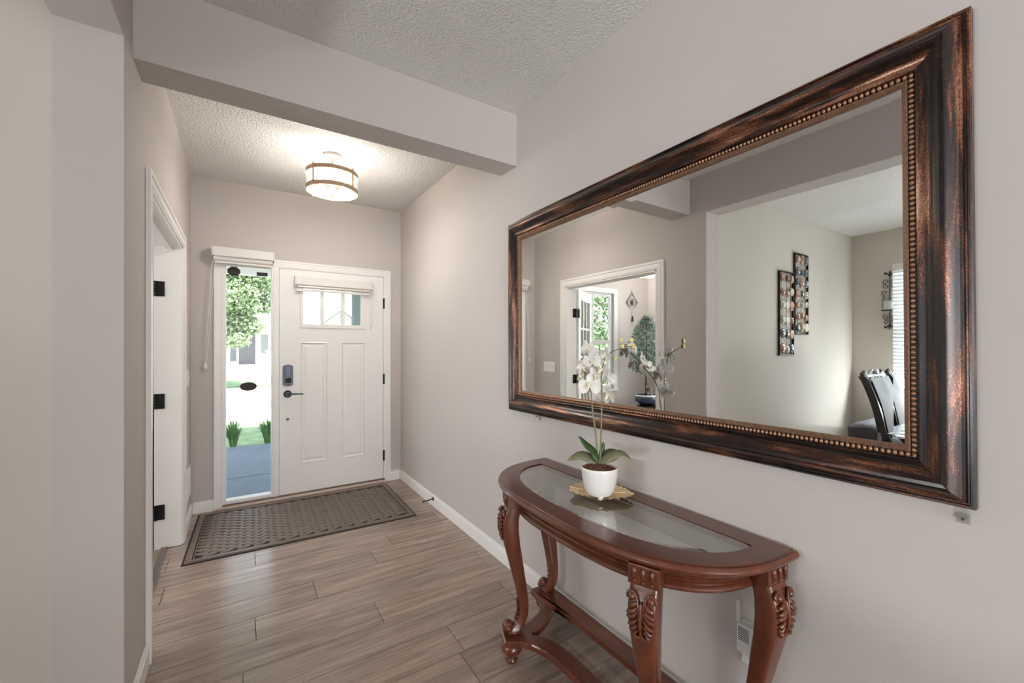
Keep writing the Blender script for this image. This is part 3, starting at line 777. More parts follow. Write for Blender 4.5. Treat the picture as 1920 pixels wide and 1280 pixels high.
# beading
bu, bp = .1010, .01225
spots = []
ylen, zlen = mw - 2*bu, mh - 2*bu
nyb, nzb = int(ylen/bp), int(zlen/bp)
for i in range(nyb + 1):
    y = -ylen/2 + i*ylen/nyb
    spots.append(('b', y, bu)); spots.append(('t', y, mh - bu))
for i in range(1, nzb):
    z = bu + i*zlen/nzb
    spots.append(('r', -mw/2 + bu, z)); spots.append(('l', mw/2 - bu, z))
spots.sort(key=lambda t: t[1])
bead0 = {}
rest = {}
for k, (sd, y, z) in enumerate(spots):
    if k < 298:
        if sd not in bead0:
            rb = (.0062, .0053, .0066) if sd in 'tb' else (.0062, .0066, .0053)
            bead0[sd] = M().ball((0, 0, 0), rb[0], rb[1], rb[2], 8, 6).obj('bead', MAT['bead'], rails[sd], smooth=True)
            bead0[sd].location = (-.0185, y, z)
        else:
            link_copy(bead0[sd], rails[sd], (-.0185, y, z))
    else:
        rest.setdefault(sd, M()).ball((-.0185, y, z), .0058, .0052 if sd in 'tb' else .0072, .0072 if sd in 'tb' else .0052, 6, 4)
for sd, m in rest.items(): m.obj('beading', MAT['bead'], rails[sd], smooth=True, kind='stuff')
mr.rotation_euler = (-.0070, 0, 0)
for (y, lab) in ((.243, 'clear plastic mirror clip under the near end of the frame'), (1.872, 'clear plastic mirror clip under the far end of the frame')):
    ck = thing('mirror_clip', lab, 'clip', (A, y, .955), 'clear mirror clips')
    M().box(A - .030, A - .0005, y - .011, y + .011, .964, .9685).box(A - .030, A - .027, y - .011, y + .011, .964, .986).box(A - .004, A - .0005, y - .011, y + .011, .945, .964).obj('bracket', MAT['clear'], ck)
    M().lathe([(.003, 0), (.003, -.003)], (A - .004, y, .955), 8, 'x').obj('screw', MAT['chrome'], ck)

# ================================================================== CONSOLE TABLE
TX, TY = 1.356, 1.205
def T(w, y, z): return (TX - w, TY + y, z)
tb = thing('console_table', 'half moon mahogany console table with glass inset under the mirror', 'table', (TX - .2, TY, 0))
NC = 72
def half(W, Y, n_, w0=0.0):
    """points of the bowed front, far end to near end"""
    out = []
    for i in range(NC + 1):
        t = -PI/2 + PI*i/NC; c, s = max(0, math.cos(t)), math.sin(t)
        out.append((w0 + W*c**(2/n_), -Y*math.copysign(abs(s)**(2/n_), s)))
    return out
def normals(pts):
    out = []
    for i in range(len(pts)):
        a, b = pts[max(i-1, 0)], pts[min(i+1, len(pts)-1)]
        tx, ty = b[0]-a[0], b[1]-a[1]; k = math.hypot(tx, ty) or 1
        nx_, ny_ = -ty/k, tx/k
        if nx_*max(pts[i][0], .001) + ny_*pts[i][1] < 0: nx_, ny_ = -nx_, -ny_
        out.append((nx_, ny_))
    return out
outer = half(.440, .612, 2.8)
inner = half(.288, .535, 2.45, .078)
back_o = [(0, -.612 + 1.224*(i+1)/12) for i in range(11)]
back_i = [(.078, -.535 + 1.07*(i+1)/12) for i in range(11)]
oc_, ic_ = outer + back_o, inner + back_i
# top ring
m = M(); n_o = len(oc_)
ZT = .752
m.rings([[T(w, y, ZT - .030) for w, y in ic_], [T(w, y, ZT - .002) for w, y in ic_], [T(w + (0.002 if False else 0), y, ZT) for w, y in ic_], [T(w, y, ZT) for w, y in oc_], [T(w, y, ZT - .030) for w, y in oc_]], closed=True)
m.obj('tabletop', MAT['mahogany'], tb, smooth=True, angle=30)
def sweep_edge(pts, prof_, nm, par, mat=MAT['mahogany']):
    nn = normals(pts); rings = []
    for (w, y), (nx_, ny_) in zip(pts, nn):
        ring = []
        for (o, z) in prof_:
            ring.append(T(max(w + nx_*o, 0.0), y + ny_*o, z))
        rings.append(ring)
    return M().rings(rings).obj(nm, mat, par, smooth=True, angle=35)
sweep_edge(outer, [(-.006, ZT - .004), (.0, ZT - .0015), (.003, ZT - .0035), (.005, ZT - .0035), (.0095, ZT - .002), (.015, ZT - .007), (.018, ZT - .014), (.016, ZT - .021), (.010, ZT - .026), (.004, ZT - .029), (.0, ZT - .034), (-.012, ZT - .036)], 'edge_moulding', tb)
apc = half(.383, .535, 2.8)
sweep_edge(apc, [(-.02, .722), (.034, .722), (.030, .715), (.014, .710), (.005, .704), (.0, .694), (.002, .682), (.008, .676), (-.02, .672)], 'apron_frieze', tb)
sweep_edge(apc, [(-.02, .676), (.010, .676), (.013, .672), (.010, .668), (.007, .667), (.011, .664), (.009, .660), (.014, .657), (.018, .649), (.014, .641), (.004, .636), (-.02, .636)], 'apron_moulding', tb)
M().box(TX - .022, TX - .004, TY - .53, TY + .53, .64, .722).obj('back_rail', MAT['mahogany'], tb)
# glass inset with bevel
m = M(); cen = (.17, 0)
def shrink(p, k): return (cen[0] + (p[0]-cen[0])*k, cen[1] + (p[1]-cen[1])*k)
gl = [p for p in ic_]
m.rings([[T(w, y, ZT - .012) for w, y in gl], [T(w, y, ZT - .0045) for w, y in gl], [T(*shrink(p, .945), ZT - .001) for p in gl]], cap=True)
m.obj('glass_inset', MAT['table_glass'], tb, smooth=False)
# etched scrolls on the glass
et = M()
def ribbon(m, pts, wd, z):
    for i in range(len(pts) - 1):
        (a, b), (c, d) = pts[i], pts[i+1]; k = math.hypot(c-a, d-b) or 1; nx_, ny_ = -(d-b)/k*wd/2, (c-a)/k*wd/2
        m.add([T(a+nx_, b+ny_, z), T(a-nx_, b-ny_, z), T(c-nx_, d-ny_, z), T(c+nx_, d+ny_, z)], [(0, 1, 2, 3)])
for k in range(15):
    yc = -.45 + k*.0643
    wm = .108 + .004*(k % 2); sgn = 1 if k % 2 else -1
    ribbon(et, [(wm + (.002+.0023*i)*math.sin(.7*i)*.9, yc + sgn*(.002+.0023*i)*math.cos(.7*i)) for i in range(11)], .0035, ZT - .0006)
ribbon(et, [(.093, -.46 + .023*i) for i in range(41)], .002, ZT - .0006)
ribbon(et, [(.127 + .004*math.sin(i*1.1), -.42 + .0105*i) for i in range(81)], .002, ZT - .0006)
et.obj('etched_scrollwork', MAT['etch'], tb, kind='stuff')
# ---- legs
LEG = [(.722, 0, .042, .030), (.69, 0, .042, .030), (.668, .002, .042, .031), (.645, .010, .043, .035), (.605, .019, .0435, .038), (.56, .018, .042, .037), (.50, .009, .038, .034), (.44, -.004, .034, .031),
       (.38, -.016, .030, .028), (.32, -.029, .026, .025), (.27, -.038, .023, .023), (.22, -.044, .0195, .021), (.185, -.041, .018, .021), (.16, -.030, .018, .024), (.142, -.014, .020, .028), (.130, -.004, .024, .028), (.119, .0, .025, .027)]
def legval(z):
    for (a, b) in zip(LEG, LEG[1:]):
        if a[0] >= z >= b[0]:
            t = (a[0]-z)/(a[0]-b[0]); return [lerp(a[i], b[i], t) for i in (1, 2, 3)]
    return list(LEG[-1][1:])
def make_leg(w, y, ang):
    nw, ny_ = math.cos(ang), math.sin(ang); tw, ty = -ny_, nw
    def P(t, o, z): return T(w + nw*o + tw*t, y + ny_*o + ty*t, z)
    zs = [r[0] for r in LEG]; zz = []
    for a, b in zip(zs, zs[1:]): zz += [a, (a+b)/2]
    zz.append(zs[-1])
    rings = []
    for z in zz:
        o, hw, hn = legval(z); ring = []
        for k in range(24):
            a = 2*PI*k/24; c, s = math.cos(a), math.sin(a); e = .42
            ring.append(P(hw*math.copysign(abs(c)**e, c), o + hn*math.copysign(abs(s)**e, s), z))
        rings.append(ring)
    lg = M().rings(rings).obj('leg', MAT['mahogany'], tb, smooth=True, angle=60)
    def S(t, z, up=0.0):
        o, hw, hn = legval(z); return P(t, o + hn + up, z)
    # fluted block
    b = M()
    v = []
    for z in (.664, .7225):
        for (t, o) in ((-.046, .0), (.046, .0), (.046, .036), (-.046, .036)): v.append(P(t, o, z))
    b.add(v, [(0,3,2,1),(4,5,6,7),(0,1,5,4),(1,2,6,5),(2,3,7,6),(3,0,4,7)])
    b.obj('block', MAT['mahogany'], lg, bevel=.003)
    f_ = M()
    for t in (-.026, 0, .026):
        f_.tube([P(t, .0345, .716), P(t, .037, .713), P(t, .037, .688), P(t, .0345, .683)], [.003, .0065, .0065, .003], 10); f_.ball(P(t, .038, .676), .0052)
    f_.obj('fluting', MAT['mahogany'], lg, smooth=True)
    # acanthus carving on the knee
    c = M(); S0 = S
    def S(t, z, up=0.0): return S0(t, .528 + (z - .42)*.66, up)
    c.tube(smooth_path([S(0, .425, .004), S(0, .47, .007), S(0, .52, .008), S(0, .575, .005)], 4), [.004]*4+[.006]*4+[.005]*4+[.003], 8)
    for s in (-1, 1):
        c.ball(S(s*.027, .588, .004), .0115, .0115, .0115, 12, 8)
        c.tube(smooth_path([S(s*.004, .50, .004), S(s*.007, .55, .006), S(s*.014, .59, .006), S(s*.026, .607, .006), S(s*.040, .596, .004), S(s*.040, .576, .003)], 4), [.004]*8+[.0045]*8+[.0035]*4+[.002], 8)
        for (z0, t1, z1, r) in ((.580, .034, .545, .0065), (.556, .037, .520, .0065), (.535, .037, .500, .006), (.505, .034, .468, .006), (.480, .031, .447, .0055), (.455, .024, .428, .005)):
            c.tube(smooth_path([S(s*.008, z0, .003), S(s*.020, z0 - .022, .006), S(s*t1*.92, (z0+z1)/2 - .012, .004), S(s*t1, z1 + .012, .001)], 4), [r*.6]*3+[r]*4+[r*.9]*3+[r*.6]*2+[r*.3], 8)
        c.tube(smooth_path([S(0, .428, .004), S(s*.010, .422, .006), S(s*.022, .428, .005), S(s*.026, .440, .003)], 4), .004, 8)
        c.ball(S(s*.020, .423, .005), .006)
    c.obj('knee_carving', MAT['mahogany'], lg, smooth=True)
    S = S0
    # scroll foot with leaf above it
    k = M(); o, hw, hn = legval(.142)
    ax = [P(t, .026, .146) for t in (-.021, -.012, 0, .012, .021)]
    k.tube(ax, [.015, .022, .025, .022, .015], 14)
    for t in (-.024, .024): k.ball(P(t, .026, .146), .0135, .0135, .0135, 12, 8)
    k.tube(smooth_path([S(0, .255, .001), S(0, .225, .004), S(0, .195, .006), S(0, .170, .004)], 4), [.002]*4+[.005]*4+[.007]*4+[.006], 8)
    for s in (-1, 1):
        for (z0, r) in ((.245, .0035), (.222, .004), (.200, .0045), (.180, .0045)):
            k.tube(smooth_path([S(0, z0 - .012, .003), S(s*.008, z0 - .004, .005), S(s*.016, z0 + .008, .002)], 3), [r]*4+[r*.6]*3, 6)
    k.obj('scroll_foot', MAT['mahogany'], lg, smooth=True)
    M().lathe([(.026, .1185), (.029, .122), (.026, .127)], P(0, .002, 0), 20).obj('foot_collar', MAT['mahogany'], lg, smooth=True)
    return lg
AN = math.radians(21)
for (w, y, an) in ((.370, .338, AN), (.370, -.385, -AN), (.062, .505, math.radians(84)), (.062, -.568, -math.radians(84))):
    make_leg(w, y, an)
# ---- lower shelf (pierced stretcher)
half_o = [(.322, 0), (.322, .06), (.325, .11), (.332, .157), (.342, .19), (.356, .222), (.370, .243), (.385, .263), (.408, .280), (.440, .297), (.412, .372), (.362, .356), (.315, .347), (.269, .353), (.216, .375), (.185, .398), (.164, .424), (.149, .452), (.141, .478), (.134, .515), (.128, .556), (.024, .556)]
half_i = [(.253, 0), (.253, .05), (.254, .10), (.258, .145), (.267, .18), (.277, .21), (.292, .236), (.310, .258), (.320, .273), (.308, .283), (.290, .281), (.272, .283), (.240, .295), (.205, .311), (.180, .327), (.155, .347), (.138, .362), (.125, .374), (.113, .384), (.101, .380), (.100, .25), (.100, .10)]
def full(h):
    return [(w, y) for w, y in h] + [(w, -.056 - y) for w, y in reversed(h)][: -1]
so, si = full(half_o), full(half_i)
so2, si2 = so, si
m = M()
m.rings([[T(w, y, .094) for w, y in so], [T(w, y, .114) for w, y in so], [T(w + (cw_ - w)*.02, y*.994, .119) for (w, y), cw_ in zip(so, [.2]*len(so))],
         [T(w, y, .119) for w, y in si], [T(w, y, .094) for w, y in si]], closed=True)
m.obj('lower_shelf', MAT['mahogany'], tb, bevel=0)
for (w, y) in ((.385, .330), (.385, -.386), (.072, .508), (.072, -.564)):
    M().lathe([(.018, .0), (.024, .003), (.026, .010), (.022, .016), (.019, .020), (.022, .026), (.038, .040), (.045, .053), (.046, .064), (.042, .076), (.035, .083), (.036, .088), (.037, .094)], T(w, y, 0), 24).obj('bun_foot', MAT['mahogany'], tb, smooth=True, angle=50)

# ================================================================== TRAY AND ORCHID
CY, SY = math.cos(YAW), math.sin(YAW)
tr = thing('leaf_tray', 'gold leaf shaped tray under the orchid pot', 'tray', (1.185, 1.245, ZT))
m = M(); nr, na = 7, 72
leaf_rows = []
for i in range(nr + 1):
    t = i/nr; ring = []
    for k in range(na):
        a = 2*PI*k/na
        r = .098*(1 + .10*math.cos(a) + .05*math.cos(2*a)) * (1 + (.05*math.cos(5*a + .6) + .022*math.cos(11*a))*t)
        if abs(a - PI) < .5: r *= 1 - .16*(1 - abs(a-PI)/.5)
        u, v_ = r*t*math.cos(a)*1.22, r*t*math.sin(a)*.98
        z = .006 + .016*t**2.2 + .0022*t*math.sin(26*a)*min(1, t*1.5)
        ring.append((u, v_, z))
    leaf_rows.append(ring)
cb, sb = math.cos(math.radians(-52)), math.sin(math.radians(-52))
def TR(p, dz=0): return (1.190 + p[0]*cb - p[1]*sb, 1.243 + p[0]*sb + p[1]*cb, ZT + p[2] + dz)
for i in range(nr + 1): leaf_rows[i] = [TR(p) for p in leaf_rows[i]]
m.rings(leaf_rows[1:], cap=False); m.f.append(tuple(range(na)))
bot = M(); bot.rings([[(p[0], p[1], p[2] - .0025) for p in r] for r in leaf_rows[1:]], cap=False); bot.f.append(tuple(reversed(range(na))))
m.add(bot.v, bot.f)
o = m.obj('leaf_blade', MAT['gold'], tr, smooth=True)
M().lathe([(.030, 0), (.034, .001), (.030, .0045)], (1.19, 1.243, ZT), 20).obj('foot_ring', MAT['gold'], tr)
v = M().tube([TR((-.11 + .22*i/12, .0, .014 + .010*abs(i-6)**1.6/17.6)) for i in range(13)], [.0022]*13, 6)
for s in (-1, 1):
    for k in range(5):
        x0 = -.075 + k*.035
        v.tube([TR((x0 + .03*q, s*.075*q, .009 + .014*(max(abs(x0+.03*q)/.11, q*.75))**2)) for q in (0, .25, .5, .75, 1)], .0014, 5)
v.obj('vein', MAT['gold'], tr)

PX, PY, PZ = 1.166, 1.203, ZT + .0115
orc = thing('potted_orchid', 'white orchid in a glossy white pot on the console table', 'plant', (PX, PY, PZ))
m = M().lathe([(.0, .010), (.042, .010), (.050, .015), (.058, .032), (.065, .058), (.069, .085), (.071, .108), (.0715, .117), (.0695, .1185), (.0675, .117), (.0665, .100), (.0, .100)], (PX, PY, PZ), 40, cap=False)
pt = m.obj('pot', MAT['pot'], orc, smooth=True, angle=60)
for k in range(3):
    a = math.radians(-128 + k*120); M().lathe([(.007, 0), (.010, .004), (.012, .016)], (PX + .038*math.cos(a), PY + .038*math.sin(a), PZ), 12).obj('pot_foot', MAT['pot'], pt, smooth=True)
m = M().lathe([(.0, .112), (.0655, .108)], (PX, PY, PZ), 24)
for k in range(70):
    r, a = .060*math.sqrt(R.random()), R.uniform(0, 2*PI); m.ball((PX + r*math.cos(a), PY + r*math.sin(a), PZ + .111), R.uniform(.004, .008), R.uniform(.004, .008), R.uniform(.003, .006), 5, 4)
m.obj('bark_chips', MAT['bark'], orc, kind='stuff')
KD = 1.648 / F
def O(px, py, dep=0.0):
    """point near the plant from its place in the photo, with its own depth"""
    r = (px - 1123) * KD * (1 + dep/1.648); z = CAMH - (py - HY) * KD * (1 + dep/1.648)
    return Vector((PX + r*CY + dep*SY, PY - r*SY + dep*CY, z))
def leaf(pts, wd, mat, cupd=.25):
    P = smooth_path(pts, 5); rows = []; n_ = len(P)
    for i, p in enumerate(P):
        t = i/(n_-1); tg = (P[min(i+1, n_-1)] - P[max(i-1, 0)]).normalized()
        sd = tg.cross(Vector((-SY*.75, -CY*.75, .65)));
        if sd.length < .2: sd = tg.cross(Vector((SY, CY, 0)))
        sd.normalize(); up = sd.cross(tg)
        wv = wd * max(.04, math.sin(PI*min(1, (t*.86+.12)))**.8)
        rows.append([p - sd*wv + up*wv*cupd, p, p + sd*wv + up*wv*cupd, p + sd*wv*.98 + up*(wv*cupd - .0016), p - up*.002, p - sd*wv*.98 + up*(wv*cupd - .0016)])
    return M().rings(rows).obj('leaf', mat, orc, smooth=True)
leaf([O(1121, 866), O(1110, 848), O(1096, 836, -.02), O(1081, 818, -.03)], .017, MAT['leafgreen'], .5)
leaf([O(1118, 866, .01), O(1105, 858, .02), O(1088, 854, .03), O(1067, 862, .035)], .021, MAT['leafolive'], .15)
leaf([O(1124, 866, .0), O(1140, 859, -.02), O(1159, 851, -.03), O(1178, 861, -.035)], .019, MAT['leafolive'], .15)
leaf([O(1126, 864, .02), O(1139, 852, .04), O(1152, 847, .05), O(1168, 848, .06)], .017, MAT['leafolive'], .15)
leaf([O(1126, 864, .02), O(1129, 850, .03), O(1132, 838, .035), O(1134, 828, .04)], .010, MAT['leafgreen'])
sa = smooth_path([O(1124, 868), O(1126.5, 800), O(1127.5, 737), O(1126.8, 701), O(1130, 680, -.01), O(1135, 667.5, -.02), O(1144, 659, -.04), O(1164, 651, -.07), O(1179, 649, -.088)], 6)
M().tube(sa, [.0032]*18 + [.0022]*18 + [.0016]*(len(sa)-36), 8).obj('stem', MAT['stem'], orc, smooth=True)
sb2 = smooth_path([O(1121, 868, .01), O(1117, 815, .01), O(1112, 770, .02), O(1110, 738, .03), O(1106, 712, .06), O(1101, 690, .10), O(1104, 668, .14), O(1116, 655, .17)], 6)
M().tube(sb2, [.0034]*14 + [.0022]*(len(sb2)-14), 8).obj('stem', MAT['stem'], orc, smooth=True)
M().tube([O(1126, 868, .012), O(1129, 745, .012)], .0022, 6).obj('stake', MAT['bud'], orc)
for pts in ([(1164, 651), (1156, 645), (1156, 640)], [(1164, 651), (1170, 643), (1175, 639)], [(1126.8, 701), (1118, 693), (1114, 686)], [(1135, 668), (1126, 662), (1122, 659)], [(1127, 738), (1119, 735), (1113, 729)], [(1128, 720), (1134, 716), (1138, 706)], [(1127.5, 737), (1136, 738), (1142, 742)]):
    M().tube(smooth_path([O(x, y, -.075 if x > 1150 else .02) for x, y in pts], 4), .0013, 6).obj('flower_stalk', MAT['stem'], orc)
for (x, y, s) in ((1156, 637.5, 1.1), (1175.8, 637.5, 1.1), (1179, 648.5, 1.1), (1159, 649, 1.0), (1150, 673, .7)):
    p = O(x, y, -.08 if x > 1152 else -.03); M().ball(p, .0075*s, .0075*s, .0092*s, 10, 8).obj('bud', MAT['bud'], orc, smooth=True)
# flowers: five petals and a lip, petals share mesh data
def petal_mesh(name, ln, wd, cup, wav):
    nu, nv = 6, 6; v = []; f = []
    for i in range(nu + 1):
        t = i/nu; wv = wd*math.sin(PI*(t*.84+.1))**.7*(.6+.7*t)
        for k in range(nv + 1):
            q = -1 + 2*k/nv
            v.append((t*ln, q*wv, cup*t*t*ln + .25*wv*q*q + wav*math.sin(q*4)*t))
    for i in range(nu):
        for k in range(nv): f.append((i*(nv+1)+k, (i+1)*(nv+1)+k, (i+1)*(nv+1)+k+1, i*(nv+1)+k+1))
    me = bpy.data.meshes.new(name); me.from_pydata(v, [], f); me.materials.append(MAT['petal'])
    for p in me.polygons: p.use_smooth = True
    return me
pm_wide, pm_thin = petal_mesh('petal_wide', .036, .020, .10, .0015), petal_mesh('petal_thin', .036, .0115, .16, .001)
lipm = M().ball((0, 0, .006), .0055, .0065, .008, 8, 6).tube([(0, -.004, .006), (-.004, -.010, .013), (.0, -.014, .019)], [.004, .0045, .002], 8).tube([(.004, 0, .006), (.009, .0, .012), (.009, .004, .016)], [.003, .003, .001], 6)
from mathutils import Euler, Matrix
def flower(px, py, dep, face, tilt, size=1.0, roll=0.0):
    p = O(px, py, dep)
    f_ = bpy.data.objects.new('flower', lip_data); col.objects.link(f_); f_.parent = orc
    f_.location = p - Vector((PX, PY, PZ)); f_.scale = (size,)*3
    nrm = Vector((math.cos(face)*math.cos(tilt), math.sin(face)*math.cos(tilt), math.sin(tilt)))
    q = nrm.to_track_quat('Z', 'Y').to_matrix() @ Matrix.Rotation(roll, 3, 'Z')
    f_.rotation_euler = q.to_euler()
    for (a, me) in ((0, pm_wide), (180, pm_wide), (90, pm_thin), (218, pm_thin), (322, pm_thin)):
        c = bpy.data.objects.new('petal', me); col.objects.link(c); c.parent = f_
        c.location = (0, 0, .0008 if me is pm_wide else 0); c.rotation_euler = (0, 0, math.radians(a))
t_ = lipm.obj('flower', MAT['lip'], None, smooth=True); lip_data = t_.data; bpy.data.objects.remove(t_)
for vv in lip_data.vertices: pass
CAMDIR = math.atan2(-PY, -PX)
# lip mesh was made local to its base: good enough as flower centre
for (x, y, dp, df, tl, s, rl) in ((1112, 654, .15, .7, .3, 1.05, .3), (1134, 666, -.02, -.9, .1, .9, -.3), (1117, 677, .10, .3, .2, 1.1, .1), (1098, 692, .09, .9, .1, 1.1, -.2),
        (1131, 694, .0, -1.0, .1, 1.1, .25), (1107, 722, .02, -.1, .0, 1.25, .0), (1119, 705, .04, .2, -.2, 1.15, .4), (1141, 742, -.01, -.9, -.2, 1.05, .2), (1090, 707, .06, 1.3, .1, .95, .3), (1140, 708, .02, 2.6, .0, 1.0, .0), (1110, 686, .14, 2.8, .1, 1.1, .2), (1125, 738, .06, 2.9, -.1, 1.05, .0), (1122, 660, .17, 2.5, .2, 1.0, .1)):
    flower(x, y, dp, CAMDIR + df, tl, s, rl)

# ================================================================== WALL OUTLET AND EXTENDER
ol = thing('wall_outlet', 'white wall outlet plate below the extender', 'outlet', (A, .715, .315))
M().box(A - .006, A, .680, .752, .318, .434).obj('plate', MAT['white_plastic'], ol, bevel=.002)
M().box(A - .0075, A - .006, .698, .734, .332, .362).obj('receptacle', MAT['white_plastic'], ol)
m = M()
for y in (.708, .724): m.box(A - .0085, A - .0072, y - .0015, y + .0015, .342, .356)
m.obj('slot', MAT['black'], ol)
ex = thing('wifi_extender', 'white plug in wifi extender with a raised antenna', 'electronics', (A - .03, .705, .37))
M().box(A - .050, A - .0085, .672, .745, .376, .468).obj('body', MAT['white_plastic'], ex, bevel=.005)
for k in range(7): M().box(A - .0512, A - .050, .705, .738, .418 + k*.0062, .4205 + k*.0062).obj('vent_slot', MAT['disc_b'], ex)
m = M()
for k in range(12): m.box(A - .044, A - .014, .6712, .672, .384 + k*.0066, .3865 + k*.0066)
m.obj('side_grille', MAT['disc_b'], ex)
for (y, s) in ((.7455, 1), (.6715, -1)):
    a = M().lathe([(.006, 0), (.006, .010)], (A - .03, y if s > 0 else y - .010, .462), 10, 'y')
    zt = .525 if s > 0 else .475
    a.box(A - .034, A - .027, y + s*.004 - .005, y + s*.004 + .005, .462, .528) if s > 0 else a.box(A - .034, A - .027, y - .012, y - .002, .456, .466)
    a.obj('antenna', MAT['white_plastic'], ex, bevel=.002)

# ================================================================== DINING ROOM (seen in the mirror)
def art(name, label, x0, x1, z0, z1, rows_, seed):
    g = thing(name, label, 'wall art', ((x0+x1)/2, AY, z0), 'disc wall panels')
    r = random.Random(seed); y1 = AY - .002; y0 = AY - .022; t = .012
    for (a, b, c, d) in ((x0, x0+t, z0, z1), (x1-t, x1, z0, z1), (x0+t, x1-t, z0, z0+t), (x0+t, x1-t, z1-t, z1)):
        M().box(a, b, y0, y1, c, d).obj('frame_bar', MAT['iron'], g)
    xs = [lerp(x0+t, x1-t, q) for q in (.17, .5, .83)]
    for x in xs: M().tube([(x, AY-.012, z0+t), (x, AY-.012, z1-t)], .002, 6).obj('wire', MAT['iron'], g)
    for i in range(rows_):
        for k, x in enumerate(xs):
            z = lerp(z0 + .075, z1 - .075, i/(rows_-1)) + r.uniform(-.012, .012); rad = r.choice((.036, .042, .050)) * (x1-x0)/.31
            tilt = r.uniform(-.5, .5) if r.random() < .3 else 0
            mt = [MAT['disc_a'], MAT['disc_b'], MAT['disc_c']][r.randrange(3)]
            d = M().lathe([(0, .006), (rad, .006), (rad, -.002), (rad*.85, -.008), (rad*.6, -.003), (0, -.003)], (x, AY - .024, z), 20, 'y').obj('disc', mt, g, smooth=True, angle=30)
            if r.random() < .7:
                M().lathe([(rad*.5, -.004), (rad*.5, -.012), (rad*.38, -.016), (0, -.017)], (x, AY - .024, z), 16, 'y').obj('disc_centre', MAT['chrome'] if r.random() < .6 else MAT['disc_c'], d, smooth=True, angle=30)
    return g
art('wall_art', 'lower metal wall panel of round discs in dining room', -2.078, -1.775, 1.262, 2.120, 6, 3)
art('wall_art', 'higher metal wall panel of round discs beside the lower one', -2.405, -2.100, 1.478, 2.338, 7, 5)
# sconce with candle
SXs, SYs = GX, 1.735
sc = thing('wall_sconce', 'scrolled iron wall sconce holding a cream candle in glass', 'sconce', (SXs + .05, SYs, 1.55))
def spiral(cy, cz, r0, r1, a0, turns, n_=18):
    return [(SXs + .012, SYs + cy + lerp(r0, r1, i/n_)*math.cos(a0 + turns*2*PI*i/n_), cz + lerp(r0, r1, i/n_)*math.sin(a0 + turns*2*PI*i/n_)) for i in range(n_+1)]
M().tube([(SXs + .012, SYs, 1.57), (SXs + .012, SYs, 2.24)], .005, 8).obj('spine', MAT['iron'], sc)
for s in (-1, 1):
    for (cy, cz, r0, t0, tn) in ((.035, 2.12, .034, -PI/2, 1.2), (.035, 2.065, .03, PI/2, -1.2), (.045, 1.99, .04, -PI/2, .8), (.050, 1.90, .03, PI/2, -.7), (.050, 1.83, .03, PI/2, -.7), (.035, 1.70, .036, PI/2, -1.2), (.03, 1.645, .028, -PI/2, 1.2)):
        pts = [(x, SYs + s*(y - SYs), z) for x, y, z in spiral(cy, cz, r0, r0*.2, t0, tn)]
        M().tube(pts, .0035, 6).obj('scroll', MAT['iron'], sc)
    for (zc, d) in ((2.215, 1), (1.585, -1)):
        M().tube(smooth_path([(SXs + .012, SYs, zc - .03*d), (SXs + .012, SYs + s*.03, zc), (SXs + .012, SYs + s*.048, zc + .008*d), (SXs + .012, SYs + s*.05, zc - .012*d)], 4), [.006]*5+[.009]*4+[.004]*4, 6).obj('fleur_petal', MAT['iron'], sc)
M().tube([(SXs + .012, SYs, 2.19), (SXs + .012, SYs, 2.215), (SXs + .012, SYs, 2.25)], [.006, .014, .001], 8).obj('finial', MAT['iron'], sc)
M().tube([(SXs + .012, SYs, 1.61), (SXs + .012, SYs, 1.585), (SXs + .012, SYs, 1.55)], [.006, .014, .001], 8).obj('finial', MAT['iron'], sc)
M().lathe([(0, 0), (.062, 0), (.064, .01), (.058, .01), (0, .008)], (SXs + .075, SYs, 1.772), 20).tube([(SXs + .012, SYs, 1.775), (SXs + .03, SYs, 1.775)], .006, 6).obj('cup', MAT['iron'], sc)
M().lathe([(.052, 0), (.052, .20), (.050, .20), (.050, .004)], (SXs + .075, SYs, 1.784), 24, cap=False).obj('glass_cylinder', MAT['glass'], sc, smooth=True)
M().lathe([(0, 0), (.043, 0), (.043, .098), (.038, .102), (0, .098)], (SXs + .075, SYs, 1.784), 20).obj('candle', MAT['wax'], sc, smooth=True, angle=40)
# dining table
dt = thing('dining_table', 'black dining table corner with glass top seen in the mirror', 'table', (-1.95, .45, 0))
M().box(-3.0, -.90, -.12, 1.02, .745, .757).obj('glass_top', MAT['table_glass'], dt, bevel=.003)
M().box(-2.97, -.93, -.09, .99, .70, .745).obj('top', MAT['dark_wood'], dt, bevel=.008)
M().box(-2.9, -1.0, -.02, .92, .62, .70).obj('apron', MAT['dark_wood'], dt)
for x in (-2.85, -1.05):
    for y in (.03, .60): M().lathe([(.03, 0), (.045, .05), (.03, .12), (.05, .5), (.055, .62)], (x, y, 0), 14).obj('leg', MAT['dark_wood'], dt, smooth=True, angle=40)
# unseen hanging lamp added above the dining table to brighten the room
ch = thing('added_fill_lamp', 'unseen hanging lamp added to brighten the dining room', 'lamp', (-1.95, .45, 1.78))
M().lathe([(0, 0), (.06, 0), (.06, .02), (0, .02)], (-1.95, .45, CE - .021), 18).tube([(-1.95, .45, CE - .02), (-1.95, .45, 1.85)], .008, 8).obj('stem', MAT['iron'], ch)
for k in range(5):
    a = 2*PI*k/5; x, y = -1.95 + .28*math.cos(a), .45 + .28*math.sin(a)
    M().tube(smooth_path([(-1.95, .45, 1.88), (-1.95 + .15*math.cos(a), .45 + .15*math.sin(a), 1.79), (x, y, 1.86)], 5), .007, 6).lathe([(.02, 0), (.03, .012), (.012, .05)], (x, y, 1.86), 12).obj('arm', MAT['iron'], ch)
    M().ball((x, y, 1.935), .02, .02, .03, 10, 8).obj('bulb', MAT['bulb'], ch, smooth=True)
